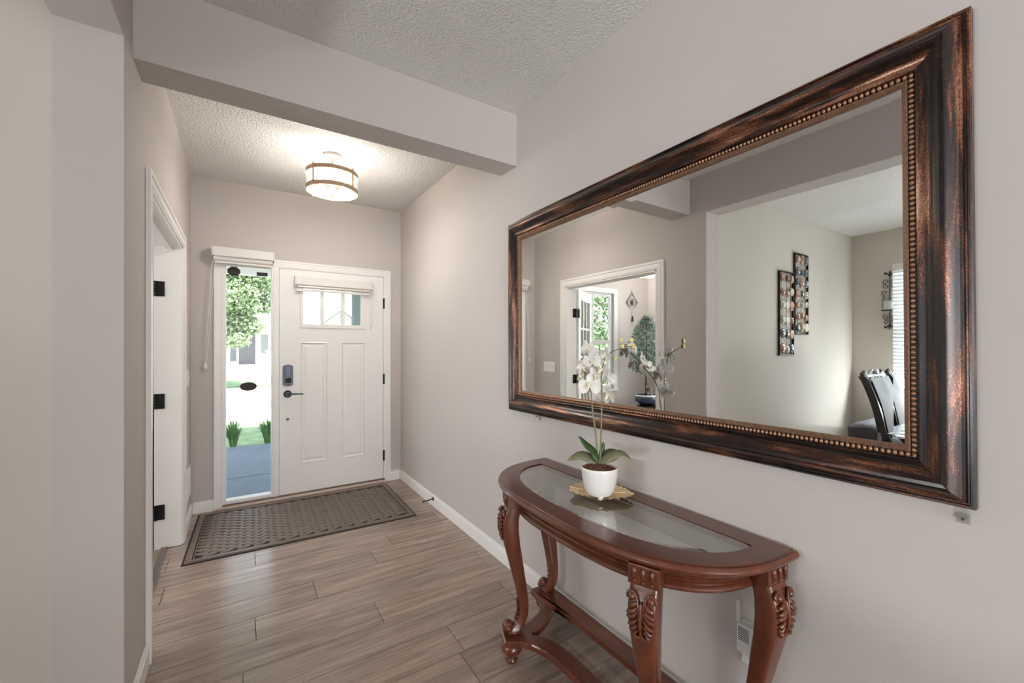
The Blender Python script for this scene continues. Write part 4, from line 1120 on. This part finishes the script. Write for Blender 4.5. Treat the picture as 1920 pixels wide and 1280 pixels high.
cd_ = bpy.data.lights.new('added_fill_light', 'POINT'); cd_.energy = 7; cd_.color = (1, .96, .9); cd_.shadow_soft_size = .2  # fill light of the added hanging lamp
co_ = bpy.data.objects.new('added_fill_light', cd_); col.objects.link(co_); co_.parent = ch; co_.location = (0, 0, .25)
# dining chairs
def dining_chair(x, y, label):
    c = thing('dining_chair', label, 'chair', (x, y, 0), 'dining chairs at the black table')
    hw = .245
    sp = smooth_path([(0, .02, .42), (0, .06, .62), (0, .10, .82), (0, .165, 1.02), (0, .20, 1.085)], 4)
    for s in (-1, 1):
        rings = []
        for p in sp:
            rings.append([(x + s*hw + dx, y + p.y + dy, p.z) for dx, dy in ((-.022, -.03), (.022, -.03), (.022, .028), (-.022, .028))])
        M().rings(rings).obj('back_post', MAT['dark_wood'], c, bevel=.005)
        M().tube(smooth_path([(x + s*(hw-.01), y + .17, 1.04), (x + s*(hw-.01), y + .205, 1.10), (x + s*(hw-.06), y + .205, 1.125)], 4), .017, 8).obj('post_finial', MAT['dark_wood'], c, smooth=True)
    # upholstered tufted back
    rows = []
    for i in range(13):
        t = i/12; p = sp[min(len(sp)-1, int(t*(len(sp)-1)*.86))]; row = []
        for k in range(13):
            q = -1 + k/6; dome = .035*(1-q*q)*math.sin(PI*(.1+.8*t))
            tuft = .018*sum(math.exp(-((q-a)**2*14 + (t-b)**2*90)) for a, b in ((-.45, .35), (.45, .35), (0, .55), (-.45, .75), (.45, .75)))
            row.append((x + q*(hw-.022), y + p.y - .03 - dome + tuft, p.z + .03))
        rows.append(row)
    m = M(); v = [p for r in rows for p in r]; f = [(i*13+k, i*13+k+1, (i+1)*13+k+1, (i+1)*13+k) for i in range(12) for k in range(12)]
    m.add(v, f); m.box(x - hw + .02, x + hw - .02, y + .04, y + .06, .5, .55)
    m.obj('tufted_back', MAT['silver_fabric'], c, smooth=True)
    rings = []
    for i in range(5):
        p = sp[int(i*(len(sp)-1)*.9/4)]; rings.append([(x + dx, y + p.y + dy, p.z) for dx, dy in ((-hw, -.01), (hw, -.01), (hw, .02), (-hw, .02))])
    M().rings(rings).obj('back_panel', MAT['dark_wood'], c)
    cr = M()
    for s in (-1, 1):
        cr.tube(smooth_path([(x, y + .19, 1.115), (x + s*.07, y + .19, 1.135), (x + s*.14, y + .19, 1.09), (x + s*.21, y + .19, 1.105), (x + s*.235, y + .185, 1.06)], 5), .014, 8)
        cr.tube(smooth_path([(x + s*.01, y + .17, 1.05), (x + s*.08, y + .175, 1.085), (x + s*.16, y + .172, 1.045), (x + s*.21, y + .17, 1.01)], 5), .014, 8)
        for k in range(4): cr.ball((x + s*(.03+.05*k), y + .168, 1.075 - .012*k), .017, .010, .014, 8, 6)
    cr.box(x - .22, x + .22, y + .168, y + .195, .98, 1.10); cr.ball((x, y + .172, 1.12), .03, .014, .028)
    cr.obj('carved_crest', MAT['silver'], c, smooth=True, angle=40)
    M().box(x - hw, x + hw, y - .44, y + .04, .43, .505).obj('seat', MAT['silver_fabric'], c, bevel=.025)
    M().box(x - hw + .01, x + hw - .01, y - .43, y + .04, .37, .43).obj('seat_rail', MAT['dark_wood'], c, bevel=.01)
    for s in (-1, 1):
        M().tube([(x + s*.215, y - .40, .40), (x + s*.225, y - .42, .28), (x + s*.215, y - .39, .10), (x + s*.23, y - .42, .0)], [.032, .03, .018, .024], 10).obj('leg', MAT['dark_wood'], c, smooth=True)
        M().tube([(x + s*.22, y + .02, .42), (x + s*.22, y + .04, .2), (x + s*.22, y + .10, .0)], [.03, .026, .022], 10).obj('leg', MAT['dark_wood'], c, smooth=True)
dining_chair(-2.10, 1.24, 'dark dining chair with silver tufted back nearest the bench')
dining_chair(-2.72, 1.24, 'second silver backed dining chair next to the window side')
# tufted bench
bn = thing('tufted_bench', 'charcoal tufted velvet bench behind the dining chairs', 'bench', (-2.95, 1.66, 0))
BX0, BX1, BY0, BY1 = -3.45, -2.52, 1.535, 1.78
m = M(); nu, nv = 28, 12; rows = []
for i in range(nu + 1):
    row = []
    for k in range(nv + 1):
        u, v = i/nu, k/nv
        ed = min(u, 1-u)*(BX1-BX0); ev = min(v, 1-v)*(BY1-BY0); z = .56 - .03*math.exp(-(ed/.02)) - .03*math.exp(-(ev/.02))
        for a in range(6):
            for b in range(2):
                z -= .022*math.exp(-(((u-(a+.5+.25*(b*2-1))/6)*(BX1-BX0))**2 + ((v-(.3+.4*b))*(BY1-BY0))**2)/.0009)
        row.append((lerp(BX0, BX1, u), lerp(BY0, BY1, v), z))
    rows.append(row)
v = [p for r in rows for p in r]; m.add(v, [(i*(nv+1)+k, i*(nv+1)+k+1, (i+1)*(nv+1)+k+1, (i+1)*(nv+1)+k) for i in range(nu) for k in range(nv)])
m.obj('tufted_top', MAT['grey_velvet'], bn, smooth=True)
M().box(BX0, BX1, BY0, BY1, .30, .528).obj('side_panel', MAT['grey_velvet'], bn, bevel=.015)
bt = M()
for x in (BX0+.04, BX1-.04):
    for y in (BY0+.04, BY1-.04): M().lathe([(.015, 0), (.025, .3)], (x, y, 0), 10).obj('leg', MAT['dark_wood'], bn)

# ================================================================== DEN (seen in the mirror and past the door)
# faux olive tree in a navy pot on a stand
OXc, OYc = -2.42, 4.30
os_ = thing('plant_stand', 'small dark wooden stand holding the leafy plant', 'stand', (OXc, OYc, 0))
M().lathe([(0, .36), (.15, .36), (.15, .385), (0, .385)], (OXc, OYc, 0), 20).obj('top', MAT['dark_wood'], os_)
for k in range(3):
    a = k*2*PI/3; M().tube([(OXc + .15*math.cos(a), OYc + .15*math.sin(a), 0), (OXc + .10*math.cos(a), OYc + .10*math.sin(a), .37)], .012, 8).obj('leg', MAT['dark_wood'], os_)
ot = thing('potted_plant', 'bushy sage green plant in a navy pot in the den', 'plant', (OXc, OYc, .387))
M().lathe([(0, 0), (.10, 0), (.15, .05), (.17, .14), (.16, .22), (.145, .235), (.135, .22), (0, .20)], (OXc, OYc, .387), 28, cap=False).obj('pot', MAT['navy'], ot, smooth=True)
M().lathe([(.150, .21), (.164, .215), (.164, .232), (.147, .238)], (OXc, OYc, .387), 28, cap=False).obj('pot_rim', MAT['white_plastic'], ot, smooth=True)
M().tube([(OXc, OYc, .58), (OXc + .01, OYc, .8), (OXc, OYc, 1.3), (OXc, OYc, 1.7)], [.016, .013, .01, .004], 8).obj('trunk', MAT['treebark'], ot, smooth=True)
def leaves(m, n_, samp, ln, wd, rnd, droop=0.0):
    for i in range(n_):
        p = Vector(samp()); d = Vector((rnd.gauss(0, 1), rnd.gauss(0, 1), rnd.gauss(droop, .8))).normalized()
        s = d.cross(Vector((rnd.gauss(0, 1), rnd.gauss(0, 1), rnd.gauss(0, 1))))
        if s.length < .01: continue
        s.normalize(); l_ = ln*rnd.uniform(.6, 1.2); w_ = wd*rnd.uniform(.7, 1.2); nn = d.cross(s)
        m.add([p, p + d*l_*.45 + s*w_ + nn*w_*.3, p + d*l_, p + d*l_*.45 - s*w_ + nn*w_*.3], [(0, 1, 2), (0, 2, 3)])
rl = random.Random(11)
def samp_olive():
    z = rl.uniform(.96, 1.80); t = (z - .96)/.84; rad = .27*math.sin(PI*(.16 + .84*t*.97))**.8*rl.random()**.45; a = rl.uniform(0, 2*PI)
    return (OXc + rad*math.cos(a), OYc + rad*math.sin(a), z)
m = M(); leaves(m, 2600, samp_olive, .065, .010, rl, .3); m.obj('foliage', MAT['sage'], ot, kind='stuff')
# diamond ornament
dg = thing('wall_hanging', 'diamond shaped metal wall hanging with tassel in the den', 'wall art', (-2.652, DNY, 1.77))
dxc, dzc = -2.652, 2.085
dia = lambda hw, hh: [(dxc, DNY - .008, dzc + hh), (dxc + hw, DNY - .008, dzc), (dxc, DNY - .008, dzc - hh), (dxc - hw, DNY - .008, dzc)]
M().tube(dia(.135, .165), .006, 6, closed=True).obj('outer_frame', MAT['iron'], dg)
M().tube(dia(.105, .130), .004, 6, closed=True).obj('inner_frame', MAT['iron'], dg)
for k in range(12):
    a = k*PI/6; rr_ = .035 if k % 2 else .06
    M().tube([(dxc + rr_*math.cos(a + 2*PI*i/10*.9)*.5 + .03*math.cos(a), DNY - .008, dzc + rr_*math.sin(a + 2*PI*i/10*.9)*.5 + .04*math.sin(a)) for i in range(9)], .003, 5).obj('scroll', MAT['iron'], dg)
M().tube([(dxc, DNY - .008, dzc - .165), (dxc, DNY - .008, 1.86)], .002, 5).obj('cord', MAT['iron'], dg)
M().lathe([(.004, .09), (.016, .07), (.010, .05), (.020, .0), (0, .0)], (dxc, DNY - .022, 1.77), 10).obj('tassel', MAT['iron'], dg)
M().tube([(dxc, DNY - .008, dzc + .165), (dxc, DNY - .004, 2.30)], .002, 5).obj('hanger', MAT['iron'], dg)
# cage ceiling lamp of the den
CXc, CYc = -2.50, 4.30
cl = thing('cage_lamp', 'round wire cage ceiling lamp in the den', 'lamp', (CXc, CYc, 2.44))
M().lathe([(0, 0), (.06, 0), (.06, .02), (0, .02)], (CXc, CYc, CE - .021), 20).tube([(CXc, CYc, CE - .02), (CXc, CYc, 2.50)], .008, 8).obj('canopy', MAT['iron'], cl)
for (z, r) in ((2.445, .21), (2.60, .21)): M().tube([(CXc + r*math.cos(2*PI*i/40), CYc + r*math.sin(2*PI*i/40), z) for i in range(40)], .007, 6, closed=True).obj('ring', MAT['nickel'], cl)
for k in range(10):
    a = 2*PI*k/10; M().tube([(CXc + .21*math.cos(a), CYc + .21*math.sin(a), 2.60), (CXc + .21*math.cos(a), CYc + .21*math.sin(a), 2.445), (CXc + .03*math.cos(a), CYc + .03*math.sin(a), 2.47)], .004, 5).obj('wire', MAT['nickel'], cl)
for k in range(3):
    a = 2*PI*k/3; x, y = CXc + .08*math.cos(a), CYc + .08*math.sin(a)
    M().tube([(CXc, CYc, 2.53), (x, y, 2.53), (x, y, 2.56)], .007, 6).obj('arm', MAT['iron'], cl)
    M().ball((x, y, 2.585), .025, .025, .03, 10, 8).obj('bulb', MAT['bulb'], cl, smooth=True)
pd = bpy.data.lights.new('den_bulb_light', 'POINT'); pd.energy = 22; pd.color = (1, .95, .90); pd.shadow_soft_size = .08
po = bpy.data.objects.new('den_bulb_light', pd); col.objects.link(po); po.parent = cl; po.location = (0, 0, .04)
# dark cabinet behind the open leaf
cb_ = thing('cabinet', 'black cabinet standing in the den behind the open door', 'cabinet', (-.76, 4.58, 0))
M().box(-1.02, -.50, 4.42, 4.78, .06, .88).obj('body', MAT['black'], cb_)
M().box(-1.03, -.49, 4.40, 4.784, .88, .91).obj('top', MAT['disc_b'], cb_)
for x in (-1.01, -.757):
    d = M().box(x, x + .245, 4.402, 4.42, .08, .86).obj('door', MAT['black'], cb_, bevel=.003); M().ball((x + (.22 if x < -.9 else .025), 4.396, .5), .010).obj('knob', MAT['chrome'], d)
for x in (-1.0, -.52):
    for y in (4.44, 4.76): M().box(x - .015, x + .015, y - .015, y + .015, 0, .06).obj('foot', MAT['black'], cb_)

# ================================================================== OUTSIDE
OZ = -.10
pc = M().box(-1.6, 3.2, D + .15, 5.63, OZ - .3, OZ); pc.box(-1.6, 3.2, 5.645, 7.42, OZ - .3, OZ)
struct(pc.obj('porch_floor', MAT['concrete']), 'blue grey concrete porch slab')
# porch roof with boarded soffit, beam and posts
pr_ = sgrp('porch_roof', (.8, 6.0, 2.5), 'white boarded porch ceiling')
M().box(-1.2, 3.2, D + .15, 8.0, 2.56, 2.75).obj('deck', MAT['greydoor'], pr_)
bd = None
for k in range(31):
    x = -1.2 + k*.1425
    if bd is None: bd = M().box(x, x + .128, D + .16, 7.55, 2.535, 2.56).obj('board', MAT['soffit'], pr_)
    else: link_copy(bd, pr_, (k*.1425, 0, 0))
M().box(-1.2, 3.2, 7.55, 7.7, 2.44, 2.56).obj('fascia_beam', MAT['soffit'], pr_)
ps = thing('porch_post', 'sage grey square porch post seen through the door lite', 'post', (1.60, 7.28, OZ))
M().box(1.525, 1.675, 7.20, 7.35, OZ, 2.535).obj('shaft', MAT['sagetrim'], ps, bevel=.006)
M().box(1.50, 1.70, 7.175, 7.375, OZ, OZ + .12).obj('base', MAT['sagetrim'], ps, bevel=.006)
# ground
GZ = -.22
struct(M().box(-40, 50, 7.42, 10.4, GZ - .3, GZ).obj('lawn', MAT['grass']), 'lawn in front of the porch')
struct(M().box(-40, 50, 10.4, 11.6, GZ - .3, GZ + .01).obj('sidewalk', MAT['walk']), 'pale concrete sidewalk')
struct(M().box(-40, 50, 11.6, 14.0, GZ - .3, GZ).obj('verge', MAT['grass']), 'grass strip along the street')
struct(M().box(-40, 50, 14.0, 20.5, GZ - .35, GZ - .06).obj('street', MAT['road']), 'sunlit pale street')
struct(M().box(-60, 80, 20.5, 30.0, GZ - .3, GZ).obj('lawn', MAT['grass']), 'lawn across the street')
struct(M().box(-60, 80, 30.0, 36.5, GZ - .3, GZ + .01).obj('path', MAT['walk']), 'pale driveway apron across the street')
struct(M().box(-60, 80, 36.5, 80, GZ - .3, GZ).obj('lawn', MAT['grass']), 'lawn around the far house')
# daylily clumps at the slab edge
rg_ = random.Random(5)
for (x, y, s, lab) in ((-.09, 7.68, 1.0, 'left green grassy clump at the porch edge'), (.36, 7.66, 1.0, 'right green grassy clump spilling over the porch edge'), (-.54, 7.70, 1.0, 'green grassy clump farthest left along the porch')):
    g = thing('daylily_clump', lab, 'plant', (x, y, GZ), 'daylilies along the porch')
    for k in range(150):
        a = rg_.uniform(0, 2*PI); ln = rg_.uniform(.30, .52)*s; sp = rg_.uniform(.12, .46); r0 = rg_.uniform(0, .03)
        bx_, by_ = x + r0*math.cos(a), y + r0*math.sin(a); dx, dy = math.cos(a), math.sin(a)
        pts = [(bx_, by_, GZ), (bx_ + dx*ln*sp*.3, by_ + dy*ln*sp*.3, GZ + ln*.55), (bx_ + dx*ln*sp*.7, by_ + dy*ln*sp*.7, GZ + ln*.85*(1.05 - sp*.2)), (bx_ + dx*ln*sp, by_ + dy*ln*sp, GZ + ln*(1.0 - sp*.38))]
        w_ = .008; m = M(); v = []
        for i, p in enumerate(pts):
            ww = w_*(1, 1, .75, .1)[i]; v += [(p[0] - dy*ww, p[1] + dx*ww, p[2]), (p[0] + dy*ww, p[1] - dx*ww, p[2])]
        m.add(v, [(0, 1, 3, 2), (2, 3, 5, 4), (4, 5, 7, 6)])
        if k == 0: acc = m
        else: acc.add(m.v, m.f)
    acc.obj('blades', MAT['blade'], g, kind='stuff')
# trees
def tree(x, y, label, h0, blobs, n_, ln, wd, trunk_h, seed, mat='leaf_tree'):
    t = thing('tree', label, 'tree', (x, y, GZ)); r = random.Random(seed)
    M().tube(smooth_path([(x, y, GZ), (x + .05, y, GZ + trunk_h*.5), (x, y, GZ + trunk_h)], 3), [.16]*3 + [.12]*3 + [.08], 10).obj('trunk', MAT['treebark'], t, smooth=True)
    for (bx_, by_, bz_, rx, rz) in blobs:
        M().tube([(x, y, GZ + trunk_h*.7), ((x + bx_)/2, (y + by_)/2, (GZ + trunk_h*.7 + bz_)/2 + .1), (bx_, by_, bz_)], [.06, .04, .015], 6).obj('branch', MAT['treebark'], t)
    m = M(); tot = sum(b[3]**2 for b in blobs)
    for (bx_, by_, bz_, rx, rz) in blobs:
        def sp():
            while True:
                u = Vector((r.uniform(-1, 1), r.uniform(-1, 1), r.uniform(-1, 1)))
                if .25 < u.length < 1: break
            return (bx_ + u.x*rx, by_ + u.y*rx, bz_ + u.z*rz)
        leaves(m, int(n_*rx*rx/tot), sp, ln, wd, r, -.2)
    m.obj('foliage', MAT[mat], t, kind='stuff')
tree(-1.3, 19.5, 'leafy green maple in front of the house across the street', 0,
     [(-1.3, 19.5, 5.4, 2.0, 1.3), (-.2, 19.2, 4.4, 1.3, .8), (-1.9, 19.0, 4.1, 1.5, .8), (-.6, 18.6, 3.3, 1.2, .6), (-1.8, 18.7, 2.9, 1.2, .6), (-.3, 19.3, 2.3, .9, .45), (-1.2, 18.9, 1.95, 1.1, .45), (.3, 19.8, 5.3, 1.0, .7), (.45, 19.4, 3.7, .75, .5), (.0, 19.0, 4.0, 1.0, .6), (-.2, 19.0, 2.9, .9, .5), (.15, 19.2, 2.15, .65, .35), (-.25, 18.8, 1.65, .6, .32), (.75, 19.6, 3.0, .45, .3)], 30000, .14, .055, 3.4, 21)
tree(9.2, 33.0, 'small tree behind the gable roof across the street', 0, [(9.2, 33, 6.4, 1.1, 1.3), (8.6, 33, 5.2, .9, .9), (9.6, 33.2, 4.6, 1.0, 1.0)], 2500, .22, .09, 3.5, 8)
tree(-6.0, 9.2, 'green tree outside the den window', 0, [(-6.0, 9.2, 2.4, 1.6, 1.3), (-5.2, 9.0, 1.2, 1.3, .9), (-6.8, 9.6, 1.0, 1.4, .9), (-4.4, 8.6, 1.9, 1.0, 1.0), (-6.5, 9.5, 3.4, 1.3, .9)], 9000, .13, .05, 2.0, 9)
# house across the street
hs = thing('house', 'pale house with grey front door and stone column bases across the street', 'house', (1.5, 39, GZ))
HY_ = 37.6
M().box(-7, 2.3, HY_, HY_ + 8, GZ, 3.0).obj('wall', MAT['siding'], hs)
M().prism([(-7.6, 3.0), (2.5, 3.0), (2.45, 3.15), (-1.2, 5.6), (-7.2, 3.15)], HY_ - 1.6, HY_ + 8.4, 'y').obj('roof', MAT['roof'], hs)
d = M().box(-.10, .95, HY_ - .06, HY_, GZ + .32, 2.42).obj('front_door', MAT['greydoor'], hs)
M().box(-.22, -.10, HY_ - .09, HY_, GZ + .3, 2.55).box(.95, 1.07, HY_ - .09, HY_, GZ + .3, 2.55).box(-.22, 1.07, HY_ - .09, HY_, 2.42, 2.55).obj('door_frame', MAT['soffit'], hs)
M().box(-.62, -.22, HY_ - .03, HY_, GZ + .55, 2.4).obj('sidelight', MAT['disc_b'], hs)
for i in range(3):
    for k in range(2): M().box(.02 + k*.46, .40 + k*.46, HY_ - .075, HY_ - .06, GZ + .5 + i*.62, GZ + 1.0 + i*.62).obj('door_panel', MAT['greydoor'], d)
M().box(-2.6, 2.4, HY_ - 2.2, HY_, GZ, GZ + .3).obj('step', MAT['walk'], hs)
for (x0, x1) in ((-1.62, -1.0), (1.55, 2.2)):
    b = M().box(x0, x1, HY_ - 2.2, HY_ - 1.55, GZ + .0, 1.05).obj('column_base', MAT['stone'], hs)
    for i in range(4):
        for k in range(2): M().box(x0 + k*(x1-x0)/2 + .02 - (.0 if i % 2 else .0), x0 + (k+1)*(x1-x0)/2 - .02, HY_ - 2.25, HY_ - 2.2, GZ + .04 + i*.31, GZ + .31 + i*.31).obj('stone', MAT['stone'], b)
    M().box(x0 - .06, x1 + .06, HY_ - 2.28, HY_ - 1.5, 1.05, 1.13).obj('column_cap', MAT['soffit'], hs)
    M().box(x0 + .14, x1 - .14, HY_ - 2.06, HY_ - 1.69, 1.13, 2.75).obj('column', MAT['soffit'], hs)
M().box(-2.2, 2.3, HY_ - 2.3, HY_ - 1.45, 2.75, 3.0).obj('porch_beam', MAT['soffit'], hs)
M().box(1.3, 2.1, HY_ - .05, HY_, .9, 2.3).obj('window', MAT['sagetrim'], hs)
# neighbouring gable with sage bargeboards
GXc, GYc, GPk = 6.75, 36.0, 4.35
gh = thing('house', 'white sided gable house with sage green trim across the street', 'house', (GXc, GYc + 3, GZ))
M().box(GXc - 3.6, GXc + 3.6, GYc + .4, GYc + 7, GZ, 1.6).obj('wall', MAT['siding'], gh)
sl_ = .78
for i in range(14):
    z0 = 1.6 + i*.185; z1 = z0 + .175; w0 = (GPk - .25 - z0)/sl_; w1 = max(.02, (GPk - .25 - z1)/sl_)
    if w0 < .1: break
    M().prism([(GXc - w0, z0), (GXc + w0, z0), (GXc + w1, z1), (GXc - w1, z1)], GYc + .36 - .0, GYc + .5, 'y').obj('siding_board', MAT['siding'], gh)
for s in (-1, 1):
    M().prism([(GXc, GPk), (GXc + s*3.9, GPk - 3.9*sl_), (GXc + s*3.9, GPk - 3.9*sl_ - .42), (GXc, GPk - .42)], GYc, GYc + .12, 'y').obj('bargeboard', MAT['sagetrim'], gh)
    M().prism([(GXc, GPk + .16), (GXc + s*4.1, GPk + .16 - 4.1*sl_), (GXc + s*4.1, GPk - 4.1*sl_), (GXc, GPk)], GYc - .1, GYc + 7.2, 'y').obj('roof', MAT['roof'], gh)
M().box(GXc - .09, GXc + .09, GYc - .03, GYc, GPk - 1.6, GPk - .1).obj('king_post', MAT['greydoor'], gh)
